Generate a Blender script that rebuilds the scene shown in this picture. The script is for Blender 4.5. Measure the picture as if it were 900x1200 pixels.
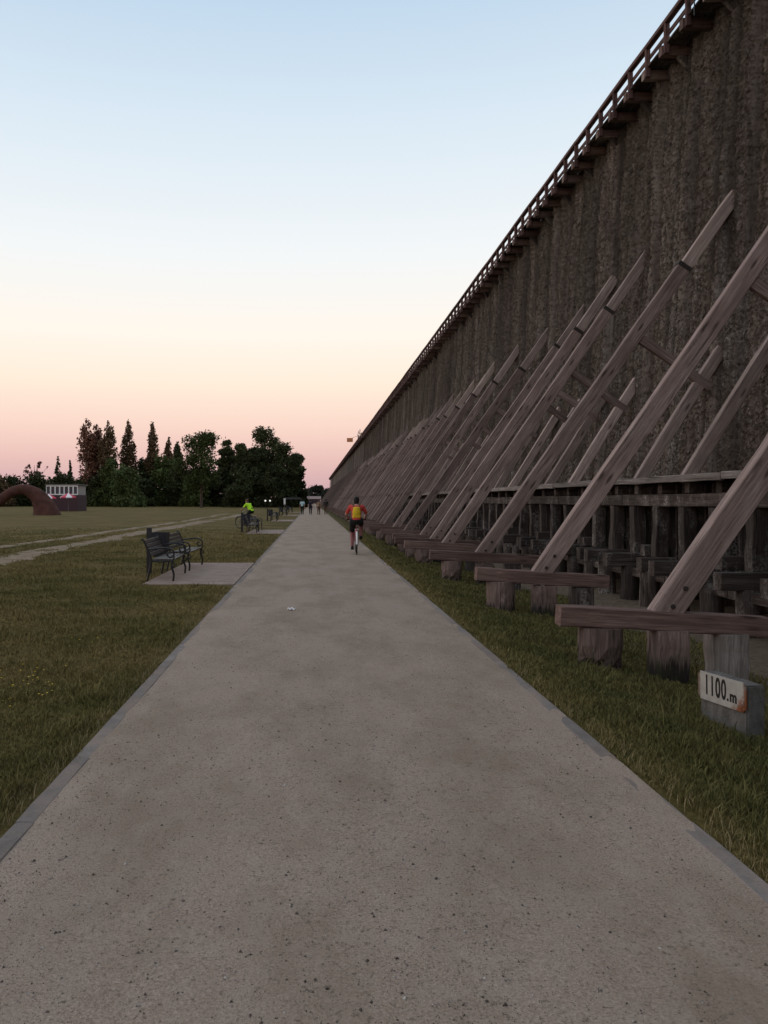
import bpy, bmesh, math, random
import numpy as np
from mathutils import Vector, Matrix

random.seed(7)
rng = np.random.default_rng(11)
for o in list(bpy.data.objects):
    bpy.data.objects.remove(o, do_unlink=True)
sc = bpy.context.scene
C = sc.collection

# ------------------------------------------------------------------ camera
CAM_H = 1.6
FPX = 940.0                     # focal length in photo pixels (900 x 1200)
VPX, VPY = 366.0, 587.0         # vanishing point of the path
cam_d = bpy.data.cameras.new('camera')
cam = bpy.data.objects.new('camera', cam_d)
C.objects.link(cam)
cam.location = (0, 0, CAM_H)
cam.rotation_euler = (math.radians(90), 0, 0)
cam_d.sensor_fit = 'VERTICAL'
cam_d.sensor_height = 36
cam_d.lens = 36 * FPX / 1200
cam_d.shift_x = (450 - VPX) / 1200
cam_d.shift_y = -(600 - VPY) / 1200
cam_d.clip_start = 0.05
cam_d.clip_end = 6000
sc.camera = cam
sc.render.resolution_x, sc.render.resolution_y = 768, 1024

# ------------------------------------------------------------------ dusk sky
def lin(c):
    return tuple((v / 255 / 12.92) if v / 255 <= 0.04045 else ((v / 255 + 0.055) / 1.055) ** 2.4 for v in c)

world = bpy.data.worlds.new('World')
sc.world = world
world.use_nodes = True
wn, wl = world.node_tree.nodes, world.node_tree.links
wn.clear()
wo = wn.new('ShaderNodeOutputWorld')
bg = wn.new('ShaderNodeBackground')
tc = wn.new('ShaderNodeTexCoord')
sep = wn.new('ShaderNodeSeparateXYZ')
ramp = wn.new('ShaderNodeValToRGB')
sky = wn.new('ShaderNodeTexSky')
sky.sky_type = 'NISHITA'
sky.sun_disc = False
SUN_EL, SUN_ROT = math.radians(1.5), math.radians(250)
sky.sun_elevation = SUN_EL
sky.sun_rotation = SUN_ROT
skymul = wn.new('ShaderNodeVectorMath'); skymul.operation = 'SCALE'
skymul.inputs['Scale'].default_value = 0.05
mixs = wn.new('ShaderNodeMix'); mixs.data_type = 'RGBA'
mixs.inputs['Factor'].default_value = 0.05
wl.new(tc.outputs['Generated'], sep.inputs[0])
wl.new(sep.outputs['Z'], ramp.inputs[0])
stops = [(0.0, (192, 158, 166)), (0.02, (208, 170, 173)), (0.055, (230, 191, 183)), (0.095, (245, 213, 198)),
         (0.145, (251, 232, 213)), (0.20, (250, 241, 230)), (0.29, (238, 241, 242)), (0.42, (214, 228, 239)),
         (0.53, (189, 211, 231)), (0.75, (190, 203, 219)), (1.0, (188, 198, 212))]
cr = ramp.color_ramp
while len(cr.elements) < len(stops):
    cr.elements.new(0.5)
for e, (p, c) in zip(cr.elements, stops):
    e.position = p
    e.color = (*lin(c), 1)
wl.new(sky.outputs[0], skymul.inputs[0])
wl.new(ramp.outputs[0], mixs.inputs['A'])
wl.new(skymul.outputs[0], mixs.inputs['B'])
wl.new(mixs.outputs['Result'], bg.inputs['Color'])
bg.inputs['Strength'].default_value = 1.12
wl.new(bg.outputs[0], wo.inputs[0])

sun_d = bpy.data.lights.new('sun', 'SUN')
sun_d.energy = 0.40
sun_d.angle = math.radians(45)
sun_d.color = (1.0, 0.70, 0.52)
sun = bpy.data.objects.new('sun', sun_d)
C.objects.link(sun)
# light comes from the left, low, a little from in front
sun.rotation_euler = Vector((0.85, -0.22, -0.45)).to_track_quat('-Z', 'Y').to_euler()
sun.location = (-60, 16, 40)

sc.view_settings.view_transform = 'Standard'
sc.view_settings.look = 'None'
sc.view_settings.exposure = 0.0
sc.view_settings.gamma = 1.0

# ------------------------------------------------------------------ materials
MATS = {}

class NT:
    """small helper around a material node tree"""
    def __init__(self, name, rough=0.85, spec=0.25):
        self.m = bpy.data.materials.new(name)
        self.m.use_nodes = True
        self.n, self.l = self.m.node_tree.nodes, self.m.node_tree.links
        self.b = self.n['Principled BSDF']
        self.b.inputs['Roughness'].default_value = rough
        self.b.inputs['Specular IOR Level'].default_value = spec
        MATS[name] = self.m
        self._tc = self.n.new('ShaderNodeTexCoord')
    def coord(self, kind='Object', scale=(1, 1, 1)):
        mp = self.n.new('ShaderNodeMapping')
        mp.inputs['Scale'].default_value = scale
        if kind == 'World':
            g = self.n.new('ShaderNodeNewGeometry')
            self.l.new(g.outputs['Position'], mp.inputs['Vector'])
        else:
            self.l.new(self._tc.outputs[kind], mp.inputs['Vector'])
        return mp.outputs[0]
    def noise(self, vec, scale, detail=4, rough=0.55, dist=0.0):
        t = self.n.new('ShaderNodeTexNoise')
        t.inputs['Scale'].default_value = scale
        t.inputs['Detail'].default_value = detail
        t.inputs['Roughness'].default_value = rough
        t.inputs['Distortion'].default_value = dist
        self.l.new(vec, t.inputs['Vector'])
        return t.outputs['Fac']
    def voro(self, vec, scale, feature='F1', out='Distance'):
        t = self.n.new('ShaderNodeTexVoronoi')
        t.feature = feature
        t.inputs['Scale'].default_value = scale
        self.l.new(vec, t.inputs['Vector'])
        return t.outputs[out]
    def ramp(self, fac, stops):
        r = self.n.new('ShaderNodeValToRGB')
        e = r.color_ramp.elements
        while len(e) < len(stops):
            e.new(0.5)
        for el, (p, c) in zip(e, stops):
            el.position = p
            el.color = (*c, 1) if not isinstance(c, (int, float)) else (c, c, c, 1)
        self.l.new(fac, r.inputs[0])
        return r.outputs[0]
    def mix(self, fac, a, b, mode='MIX'):
        x = self.n.new('ShaderNodeMix')
        x.data_type = 'RGBA'
        x.blend_type = mode
        for key, v in (('Factor', fac), ('A', a), ('B', b)):
            if isinstance(v, (int, float)):
                if key == 'Factor': x.inputs[key].default_value = v
                else: x.inputs[key].default_value = (v, v, v, 1)
            elif isinstance(v, tuple):
                x.inputs[key].default_value = (*v, 1)
            else:
                self.l.new(v, x.inputs[key])
        return x.outputs['Result']
    def math(self, op, a, b=None, clamp=False):
        x = self.n.new('ShaderNodeMath')
        x.operation = op
        x.use_clamp = clamp
        for i, v in enumerate((a, b)):
            if v is None: continue
            if isinstance(v, (int, float)): x.inputs[i].default_value = v
            else: self.l.new(v, x.inputs[i])
        return x.outputs[0]
    def rnd(self):
        o = self.n.new('ShaderNodeObjectInfo')
        return o.outputs['Random']
    def color(self, v):
        if isinstance(v, tuple): self.b.inputs['Base Color'].default_value = (*v, 1)
        else: self.l.new(v, self.b.inputs['Base Color'])
    def bump(self, h, strength=0.5, dist=0.02):
        b = self.n.new('ShaderNodeBump')
        b.inputs['Strength'].default_value = strength
        b.inputs['Distance'].default_value = dist
        self.l.new(h, b.inputs['Height'])
        self.l.new(b.outputs[0], self.b.inputs['Normal'])
    def sepz(self, kind='World'):
        s = self.n.new('ShaderNodeSeparateXYZ')
        self.l.new(self.coord(kind), s.inputs[0])
        return s.outputs

def wood(name, dark, mid, light, rough=0.85, rot=False, salt=0.0):
    t = NT(name, rough, 0.2)
    v = t.coord('Object', (0.9, 22, 22))
    r = t.rnd()
    off = t.n.new('ShaderNodeVectorMath'); off.operation = 'ADD'
    cmb = t.n.new('ShaderNodeCombineXYZ')
    t.l.new(t.math('MULTIPLY', r, 37.0), cmb.inputs[0]); t.l.new(t.math('MULTIPLY', r, 91.0), cmb.inputs[1])
    t.l.new(v, off.inputs[0]); t.l.new(cmb.outputs[0], off.inputs[1])
    grain = t.noise(off.outputs[0], 1.0, 6, 0.65, 0.6)
    fine = t.noise(t.coord('Object', (3, 90, 90)), 1.0, 3, 0.6)
    blot = t.noise(t.coord('World', (1.3, 1.3, 1.3)), 1.0, 3, 0.6)
    c = t.ramp(grain, [(0.28, dark), (0.5, mid), (0.74, light)])
    c = t.mix(t.ramp(fine, [(0.35, 0.55), (0.6, 0.0)]), c, dark)
    c = t.mix(t.ramp(blot, [(0.42, 0.0), (0.7, 0.6)]), c, tuple(x * 0.55 for x in mid))
    kn = t.voro(t.coord('Object', (1.1, 5.0, 5.0)), 1.0)
    c = t.mix(t.ramp(kn, [(0.07, 0.85), (0.17, 0.0)]), c, tuple(x * 0.45 for x in dark))
    crack = t.noise(t.coord('Object', (0.55, 34, 34)), 1.0, 2, 0.4, 0.3)
    c = t.mix(t.ramp(crack, [(0.27, 0.95), (0.34, 0.0)]), c, tuple(x * 0.3 for x in dark))
    if salt:
        sl = t.math('MULTIPLY', t.ramp(t.noise(t.coord('World', (1, 1, 0.5)), 1.9, 4, 0.65), [(0.5, 0.0), (0.66, 1.0)]), t.ramp(t.noise(t.coord('World'), 24, 4, 0.7), [(0.42, 0.0), (0.62, 1.0)]))
        c = t.mix(t.math('MULTIPLY', sl, salt), c, (0.34, 0.315, 0.29))
    c = t.mix(1.0, c, t.ramp(r, [(0, 0.72), (1, 1.2)]), 'MULTIPLY')
    if rot:                       # black rot creeping up from the soil, local x = height
        sx = t.n.new('ShaderNodeSeparateXYZ'); t.l.new(t.coord('Object'), sx.inputs[0])
        up = t.math('SUBTRACT', t.math('MULTIPLY', grain, 0.75), sx.outputs[0])
        c = t.mix(t.ramp(t.math('ADD', up, 0.5), [(0.34, 0.0), (0.46, 0.92)]), c, (0.012, 0.010, 0.009))
        moss = t.noise(t.coord('World'), 5, 4, 0.6)
        c = t.mix(t.math('MULTIPLY', t.ramp(moss, [(0.5, 0.0), (0.68, 0.5)]), t.ramp(t.math('ADD', up, 0.5), [(0.15, 0.0), (0.4, 1.0)])), c, (0.05, 0.055, 0.02))
    t.color(c)
    t.bump(t.math('ADD', grain, t.math('MULTIPLY', fine, 0.5)), 0.55, 0.012)
    return t.m

wood('weathered_timber', (0.095, 0.066, 0.057), (0.29, 0.212, 0.187), (0.45, 0.355, 0.32), salt=0.25)
wood('damp_timber', (0.018, 0.014, 0.012), (0.06, 0.046, 0.04), (0.15, 0.125, 0.11), salt=0.75)  # darkest timber tone, mostly for parts below the basin and deck
wood('brown_timber', (0.065, 0.04, 0.033), (0.185, 0.118, 0.10), (0.29, 0.21, 0.18))
wood('pale_timber', (0.16, 0.12, 0.105), (0.43, 0.335, 0.295), (0.58, 0.48, 0.435))
wood('grey_timber', (0.09, 0.076, 0.068), (0.24, 0.21, 0.19), (0.40, 0.365, 0.335))
wood('post_timber', (0.06, 0.042, 0.036), (0.19, 0.135, 0.118), (0.30, 0.23, 0.205), rot=True)
wood('rail_timber', (0.05, 0.03, 0.03), (0.15, 0.085, 0.075), (0.24, 0.15, 0.13))

# blackthorn brushwood, crusted with salt
t = NT('brushwood', 0.95, 0.1)
vs = t.coord('World', (1, 1, 0.10))
streak = t.noise(vs, 2.6, 5, 0.65)
fs = t.noise(t.coord('World', (1, 1, 0.5)), 26, 4, 0.7)
pit = t.noise(t.coord('World', (1, 1, 0.75)), 14, 5, 0.72)
big = t.noise(t.coord('World', (0.5, 0.5, 0.09)), 1.1, 3, 0.6)
c = t.ramp(streak, [(0.28, (0.070, 0.056, 0.048)), (0.5, (0.165, 0.132, 0.113)), (0.72, (0.29, 0.243, 0.212))])
c = t.mix(t.ramp(big, [(0.4, 0.0), (0.68, 0.55)]), c, (0.098, 0.09, 0.068))
band = t.noise(t.coord('World', (0.2, 1, 0.03)), 0.9, 2, 0.5)
c = t.mix(t.ramp(band, [(0.36, 0.6), (0.5, 0.0)]), c, (0.045, 0.038, 0.033))
c = t.mix(t.ramp(band, [(0.54, 0.0), (0.68, 0.45)]), c, (0.24, 0.20, 0.175))
zz = t.sepz()[2]
low = t.ramp(t.math('DIVIDE', zz, 14.0), [(0.18, 0.9), (0.55, 0.45), (0.75, 0.04)])
salt = t.math('MULTIPLY', low, t.ramp(t.noise(t.coord('World', (1, 1, 0.07)), 3.3, 4, 0.6), [(0.47, 0.0), (0.66, 1.0)]))
salt = t.math('MULTIPLY', salt, t.ramp(fs, [(0.42, 0.0), (0.62, 1.0)]))
c = t.mix(t.math('MULTIPLY', salt, 0.85), c, (0.46, 0.44, 0.42))
c = t.mix(t.ramp(pit, [(0.30, 0.85), (0.42, 0.0)]), c, (0.03, 0.025, 0.02))
t.color(c)
t.bump(t.math('ADD', pit, t.math('MULTIPLY', fs, 0.7)), 0.7, 0.03)

t = NT('twig', 0.95, 0.1)
n = t.noise(t.coord('World', (1, 1, 1)), 9, 3)
t.color(t.ramp(n, [(0.3, (0.045, 0.037, 0.03)), (0.55, (0.13, 0.108, 0.09)), (0.75, (0.27, 0.235, 0.205))]))

t = NT('dark_core', 0.95, 0.1)
t.color(t.ramp(t.noise(t.coord('World'), 3, 4), [(0.3, (0.025, 0.02, 0.018)), (0.7, (0.06, 0.05, 0.045))]))

def lawn_color(t):
    w = t.coord('World', (1, 1, 0.0))
    a = t.noise(w, 0.33, 4, 0.6)
    b = t.noise(w, 1.9, 4, 0.62)
    c = t.noise(w, 14, 3, 0.7)
    big = t.noise(w, 0.05, 3, 0.5)
    col = t.ramp(b, [(0.3, (0.075, 0.080, 0.022)), (0.5, (0.14, 0.13, 0.038)), (0.72, (0.215, 0.178, 0.062))])
    dry = t.ramp(a, [(0.38, 0.0), (0.62, 0.9)])
    col = t.mix(dry, col, (0.30, 0.225, 0.095))
    col = t.mix(t.ramp(big, [(0.4, 0.0), (0.65, 0.5)]), col, (0.25, 0.20, 0.078))
    col = t.mix(t.ramp(c, [(0.4, 0.5), (0.62, 0.0)]), col, (0.04, 0.04, 0.016))
    # the verge beside the tower is a darker green
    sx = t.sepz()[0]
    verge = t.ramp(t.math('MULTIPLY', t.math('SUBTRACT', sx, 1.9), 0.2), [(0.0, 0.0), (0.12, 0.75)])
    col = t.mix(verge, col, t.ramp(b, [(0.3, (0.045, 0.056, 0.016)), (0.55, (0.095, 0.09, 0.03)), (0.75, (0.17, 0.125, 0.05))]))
    return col

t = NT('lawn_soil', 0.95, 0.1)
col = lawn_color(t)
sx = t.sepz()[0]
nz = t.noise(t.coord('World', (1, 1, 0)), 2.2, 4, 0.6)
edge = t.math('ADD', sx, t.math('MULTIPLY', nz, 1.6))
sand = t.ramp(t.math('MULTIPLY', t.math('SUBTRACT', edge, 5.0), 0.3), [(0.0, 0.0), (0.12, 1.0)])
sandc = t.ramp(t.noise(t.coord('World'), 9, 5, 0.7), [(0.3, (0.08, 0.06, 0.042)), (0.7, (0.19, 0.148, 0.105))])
c = t.mix(sand, t.mix(1.0, col, (0.64, 0.585, 0.50), 'MULTIPLY'), sandc)  # lawn colour darkened: grass self-shadow put into the colour, plus a brown tint
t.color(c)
t.bump(t.noise(t.coord('World'), 30, 5, 0.7), 0.8, 0.03)

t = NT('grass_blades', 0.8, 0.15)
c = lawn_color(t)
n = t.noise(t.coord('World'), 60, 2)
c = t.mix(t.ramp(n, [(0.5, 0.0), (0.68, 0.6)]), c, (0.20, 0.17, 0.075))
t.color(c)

t = NT('gravel', 0.93, 0.15)
w = t.coord('World', (1, 1, 1))
f1 = t.noise(w, 95, 4, 0.85)
f2 = t.noise(w, 42, 4, 0.7)
f3 = t.noise(t.coord('World', (1, 0.45, 1)), 1.4, 5, 0.62)
f4 = t.noise(t.coord('World', (1, 0.6, 1)), 6.5, 4, 0.6)
c = t.ramp(f1, [(0.3, (0.18, 0.134, 0.102)), (0.5, (0.34, 0.262, 0.208)), (0.7, (0.50, 0.405, 0.34))])
c = t.mix(t.ramp(f3, [(0.42, 0.0), (0.62, 0.6)]), c, (0.215, 0.165, 0.115))
c = t.mix(t.ramp(f4, [(0.45, 0.0), (0.7, 0.35)]), c, (0.37, 0.315, 0.25))
c = t.mix(t.ramp(f2, [(0.32, 0.75), (0.43, 0.0)]), c, (0.10, 0.078, 0.06))
vd = t.voro(w, 55)
c = t.mix(t.ramp(vd, [(0.05, 0.5), (0.16, 0.0)]), c, (0.10, 0.085, 0.075))
sp = t.noise(t.coord('World', (1, .7, 1)), 19, 6, 0.8)
c = t.mix(t.ramp(sp, [(0.58, 0.0), (0.68, 0.6)]), c, (0.125, 0.095, 0.07))
c = t.mix(t.ramp(sp, [(0.30, 0.35), (0.40, 0.0)]), c, (0.50, 0.42, 0.37))
t.color(c)
t.bump(t.math('ADD', f1, t.math('MULTIPLY', f2, 0.8)), 0.55, 0.012)

t = NT('pebble', 0.9, 0.2)
n = t.noise(t.coord('World'), 37, 1)
t.color(t.ramp(n, [(0.3, (0.04, 0.032, 0.026)), (0.55, (0.11, 0.09, 0.072)), (0.72, (0.50, 0.46, 0.41))]))

t = NT('concrete', 0.9, 0.2)
n = t.noise(t.coord('World'), 5, 6, 0.65); n2 = t.noise(t.coord('World'), 70, 3, 0.7)
c = t.ramp(n, [(0.3, (0.15, 0.128, 0.115)), (0.7, (0.25, 0.215, 0.195))])
c = t.mix(t.ramp(t.noise(t.coord('World', (1, .5, 1)), 2.3, 4, .65), [(.45, 0.0), (.62, .8)]), c, (0.27, 0.205, 0.165))
c = t.mix(t.ramp(n2, [(0.35, 0.4), (0.5, 0.0)]), c, (0.11, 0.10, 0.095))
c = t.mix(1.0, c, t.ramp(t.rnd(), [(0, 0.85), (1, 1.1)]), 'MULTIPLY')
t.color(c); t.bump(n2, 0.4, 0.006)

t = NT('marker_concrete', 0.92, 0.15)
n = t.noise(t.coord('World', (1, 1, 0.5)), 9, 6, 0.7); n2 = t.noise(t.coord('World'), 80, 3, 0.7)
c = t.ramp(n, [(0.3, (0.075, 0.068, 0.062)), (0.7, (0.20, 0.188, 0.175))])
c = t.mix(t.ramp(n2, [(0.35, 0.5), (0.5, 0.0)]), c, (0.06, 0.055, 0.05))
t.color(c); t.bump(n2, 0.6, 0.008)

t = NT('paving', 0.9, 0.15)
n = t.noise(t.coord('World'), 3, 6, 0.65)
n2 = t.noise(t.coord('World'), 90, 3, 0.7)
c = t.ramp(n, [(0.3, (0.22, 0.165, 0.135)), (0.7, (0.36, 0.28, 0.235))])
c = t.mix(t.ramp(n2, [(0.38, 0.35), (0.52, 0.0)]), c, (0.13, 0.11, 0.10))
t.color(c); t.bump(n2, 0.4, 0.008)

t = NT('bare_earth', 0.95, 0.1)
n = t.noise(t.coord('World'), 2.1, 6, 0.7)
c = t.ramp(n, [(0.3, (0.13, 0.10, 0.06)), (0.5, (0.23, 0.175, 0.12)), (0.7, (0.34, 0.265, 0.20))])
t.color(c); t.bump(t.noise(t.coord('World'), 18, 5, 0.7), 0.8, 0.03)

# enamel plate with rusty corner
t = NT('enamel_plate', 0.45, 0.4)
g = t.coord('Object', (1, 1, 1))
s = t.n.new('ShaderNodeSeparateXYZ'); t.l.new(g, s.inputs[0])
n = t.noise(g, 26, 5, 0.7); n3 = t.noise(g, 9, 4, 0.6)
d = t.math('ADD', t.math('MULTIPLY', s.outputs[0], -1.0), t.math('MULTIPLY', s.outputs[2], -0.9))   # toward the camera-side lower corner
rust = t.ramp(t.math('ADD', d, t.math('MULTIPLY', n, 0.28)), [(0.36, 0.0), (0.43, 1.0)])
edge = t.math('ABSOLUTE', s.outputs[0])
er = t.ramp(t.math('ADD', edge, t.math('MULTIPLY', n, 0.05)), [(0.275, 0.0), (0.295, 0.8)])
c = t.ramp(n3, [(0.3, (0.30, 0.28, 0.25)), (0.7, (0.44, 0.42, 0.385))])
c = t.mix(er, c, (0.13, 0.065, 0.04))
c = t.mix(rust, c, t.ramp(n, [(0.35, (0.08, 0.025, 0.014)), (0.6, (0.26, 0.09, 0.035))]))
t.color(c)

def plain(name, col, rough=0.7, spec=0.3, metal=0.0, var=0.25, scale=12):
    t = NT(name, rough, spec)
    n = t.noise(t.coord('Object'), scale, 4, 0.6)
    t.color(t.ramp(n, [(0.3, tuple(x * (1 - var) for x in col)), (0.7, tuple(min(1, x * (1 + var)) for x in col))]))
    t.b.inputs['Metallic'].default_value = metal
    return t.m

plain('letter_paint', (0.012, 0.012, 0.012), 0.6)
plain('cast_iron', (0.016, 0.015, 0.017), 0.5, 0.4)
plain('bench_slat', (0.04, 0.027, 0.024), 0.5, 0.35, var=0.3)
plain('bin_metal', (0.022, 0.022, 0.030), 0.55)
plain('iron_strap', (0.035, 0.028, 0.025), 0.8)
plain('skin', (0.42, 0.24, 0.18), 0.6)
plain('hair_black', (0.008, 0.007, 0.007), 0.7)
plain('hair_brown', (0.09, 0.05, 0.03), 0.7)
plain('shirt_red', (0.52, 0.06, 0.05), 0.85)
plain('shirt_hivis', (0.45, 0.85, 0.03), 0.8, var=0.1)
plain('shirt_pale_blue', (0.42, 0.58, 0.60), 0.85)
plain('shirt_dark', (0.022, 0.02, 0.03), 0.85)
plain('shirt_tan', (0.24, 0.16, 0.10), 0.85)
plain('shirt_charcoal', (0.028, 0.022, 0.022), 0.85)
plain('cloth_black', (0.012, 0.012, 0.013), 0.9)
plain('cloth_brown', (0.10, 0.06, 0.04), 0.9)
plain('leggings', (0.30, 0.12, 0.12), 0.85)
plain('backpack_yellow', (0.62, 0.42, 0.02), 0.8, var=0.15)
plain('backpack_strap', (0.10, 0.08, 0.03), 0.8)
plain('rubber', (0.012, 0.012, 0.012), 0.8)
plain('chrome', (0.45, 0.45, 0.46), 0.35, 0.5, 0.8, var=0.1)
plain('bike_red', (0.32, 0.025, 0.03), 0.35, 0.5)
plain('bike_blue', (0.03, 0.04, 0.09), 0.35, 0.5)
plain('bike_white', (0.75, 0.73, 0.72), 0.4, 0.5, var=0.05)
plain('corten', (0.075, 0.032, 0.024), 0.85, 0.2, var=0.35, scale=1.5)
plain('white_paint', (0.72, 0.71, 0.70), 0.6, var=0.06)
plain('house_wall', (0.30, 0.26, 0.25), 0.8)
plain('dark_wall', (0.06, 0.03, 0.035), 0.8)
plain('parasol_red', (0.55, 0.06, 0.10), 0.8)
plain('parasol_white', (0.78, 0.74, 0.74), 0.8, var=0.08)
plain('orange_vane', (0.50, 0.20, 0.09), 0.7)
plain('grey_metal', (0.13, 0.12, 0.12), 0.6)
plain('paper', (0.8, 0.8, 0.82), 0.8, var=0.04)
plain('flower_yellow', (0.75, 0.52, 0.05), 0.8, var=0.15)
plain('roof_far', (0.24, 0.17, 0.16), 0.8)
plain('soffit', (0.03, 0.027, 0.027), 1.0, 0.02)
plain('bark', (0.075, 0.055, 0.042), 0.95, 0.1, var=0.4, scale=3)
plain('pale_bark', (0.30, 0.24, 0.20), 0.9, 0.1, var=0.3, scale=3)
t = NT('window_glass', 0.08, 0.5); t.color((0.03, 0.035, 0.045))
t = NT('lamp_globe', 0.4); t.color((0.8, 0.8, 0.78))
t.b.inputs['Emission Color'].default_value = (1, 0.95, 0.85, 1); t.b.inputs['Emission Strength'].default_value = 0.8

def leafmat(name, dark, light):
    t = NT(name, 0.85, 0.15)
    n = t.noise(t.coord('World'), 0.55, 4, 0.65)
    n2 = t.noise(t.coord('World'), 3.0, 3, 0.6)
    c = t.ramp(n, [(0.32, dark), (0.68, light)])
    c = t.mix(t.ramp(n2, [(0.4, 0.5), (0.6, 0.0)]), c, tuple(x * 0.6 for x in dark))
    c = t.mix(1.0, c, t.ramp(t.rnd(), [(0, 0.8), (1, 1.2)]), 'MULTIPLY')
    t.color(c)
    return t.m
leafmat('leaf_dark', (0.026, 0.034, 0.014), (0.068, 0.078, 0.03))
leafmat('leaf_mid', (0.036, 0.056, 0.017), (0.10, 0.122, 0.038))
leafmat('leaf_willow', (0.065, 0.095, 0.034), (0.15, 0.185, 0.07))
leafmat('leaf_rust', (0.11, 0.05, 0.034), (0.27, 0.14, 0.095))
leafmat('leaf_olive', (0.075, 0.052, 0.028), (0.19, 0.125, 0.068))
leafmat('leaf_far', (0.03, 0.034, 0.028), (0.06, 0.062, 0.048))

# ------------------------------------------------------------------ mesh helpers
WM = {}

def place(o, M=None, parent=None):
    M = M or Matrix.Identity(4)
    if parent is not None:
        o.parent = parent
        o.matrix_parent_inverse = WM[parent.name].inverted()
    o.matrix_basis = M
    WM[o.name] = M.copy()
    return o

def link(name, mesh, mat=None, parent=None, M=None, kind=None):
    o = bpy.data.objects.new(name, mesh)
    C.objects.link(o)
    if mat and not mesh.materials:
        mesh.materials.append(MATS[mat])
    place(o, M, parent)
    if kind: o['kind'] = kind
    return o

def thing(name, label, cat, loc=(0, 0, 0), rz=0.0, group=None):
    o = bpy.data.objects.new(name, None)
    C.objects.link(o)
    o.empty_display_size = 0.2
    place(o, Matrix.Translation(loc) @ Matrix.Rotation(rz, 4, 'Z'))
    return tag(o, label, cat, group)

def tag(o, label, cat, group=None):
    o['label'] = label
    o['category'] = cat
    if group: o['group'] = group
    return o

class MB:
    def __init__(self):
        self.v, self.f = [], []
    def add(self, vs, fs):
        b = len(self.v)
        self.v += [tuple(p) for p in vs]
        self.f += [tuple(i + b for i in f) for f in fs]
        return self
    def box(self, x0, x1, y0, y1, z0, z1):
        return self.add([(x0, y0, z0), (x1, y0, z0), (x1, y1, z0), (x0, y1, z0), (x0, y0, z1), (x1, y0, z1), (x1, y1, z1), (x0, y1, z1)],
                        [(0, 3, 2, 1), (4, 5, 6, 7), (0, 1, 5, 4), (1, 2, 6, 5), (2, 3, 7, 6), (3, 0, 4, 7)])
    def tube(self, pts, r, n=6, closed=False, flat=None):
        pts = [Vector(p) for p in pts]
        m = len(pts)
        rs = r if isinstance(r, (list, tuple)) else [r] * m
        rings = []
        up = None
        for i, p in enumerate(pts):
            if closed: d = pts[(i + 1) % m] - pts[i - 1]
            else: d = pts[min(i + 1, m - 1)] - pts[max(i - 1, 0)]
            d.normalize()
            if up is None:
                up = Vector((0, 0, 1)) if abs(d.z) < 0.9 else Vector((1, 0, 0))
            a = d.cross(up)
            if a.length < 1e-5: a = d.orthogonal()
            a.normalize()
            b = a.cross(d).normalized()
            up = b
            rings.append([p + (a * math.cos(2 * math.pi * k / n) + b * math.sin(2 * math.pi * k / n)) * rs[i] for k in range(n)])
        vs = [q for ring in rings for q in ring]
        fs = []
        for i in range(m if closed else m - 1):
            j = (i + 1) % m
            for k in range(n):
                fs.append((i * n + k, i * n + (k + 1) % n, j * n + (k + 1) % n, j * n + k))
        if not closed:
            fs.append(tuple(range(n - 1, -1, -1)))
            fs.append(tuple((m - 1) * n + k for k in range(n)))
        return self.add(vs, fs)
    def bar(self, p0, p1, w, h):
        """square bar from p0 to p1"""
        me, M = beam_matrix(p0, p1)
        vs = []
        for x in (0, me):
            for y, z in ((-w / 2, -h / 2), (w / 2, -h / 2), (w / 2, h / 2), (-w / 2, h / 2)):
                vs.append(M @ Vector((x, y, z)))
        return self.add(vs, [(0, 3, 2, 1), (4, 5, 6, 7), (0, 1, 5, 4), (1, 2, 6, 5), (2, 3, 7, 6), (3, 0, 4, 7)])
    def ellipsoid(self, c, r, nu=12, nv=8, M=None):
        c = Vector(c)
        vs, fs = [], []
        for j in range(1, nv):
            th = math.pi * j / nv
            for i in range(nu):
                ph = 2 * math.pi * i / nu
                q = Vector((r[0] * math.sin(th) * math.cos(ph), r[1] * math.sin(th) * math.sin(ph), r[2] * math.cos(th)))
                vs.append(c + (M @ q if M else q))
        top = Vector((0, 0, r[2])); bot = Vector((0, 0, -r[2]))
        vs += [c + (M @ top if M else top), c + (M @ bot if M else bot)]
        for j in range(nv - 2):
            for i in range(nu):
                fs.append((j * nu + i, (j + 1) * nu + i, (j + 1) * nu + (i + 1) % nu, j * nu + (i + 1) % nu))
        T, B = len(vs) - 2, len(vs) - 1
        for i in range(nu):
            fs.append((T, i, (i + 1) % nu))
            fs.append((B, (nv - 2) * nu + (i + 1) % nu, (nv - 2) * nu + i))
        return self.add(vs, fs)
    def cone(self, p0, r0, p1, r1, n=10):
        return self.tube([p0, p1], [r0, r1], n)
    def mesh(self, name, mat=None, smooth=False):
        me = bpy.data.meshes.new(name)
        me.from_pydata(self.v, [], self.f)
        if mat: me.materials.append(MATS[mat])
        if smooth:
            me.polygons.foreach_set('use_smooth', [True] * len(me.polygons))
        me.update()
        return me
    def build(self, name, mat, parent=None, M=None, kind=None, smooth=False):
        return link(name, self.mesh(name, mat, smooth), None, parent, M, kind)

def beam_matrix(p0, p1):
    p0, p1 = Vector(p0), Vector(p1)
    d = p1 - p0
    L = d.length
    x = d.normalized()
    up = Vector((0, 0, 1)) if abs(x.z) < 0.97 else Vector((1, 0, 0))
    y = up.cross(x).normalized()
    z = x.cross(y)
    M = Matrix((( x.x, y.x, z.x, p0.x), (x.y, y.y, z.y, p0.y), (x.z, y.z, z.z, p0.z), (0, 0, 0, 1)))
    return L, M

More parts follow.
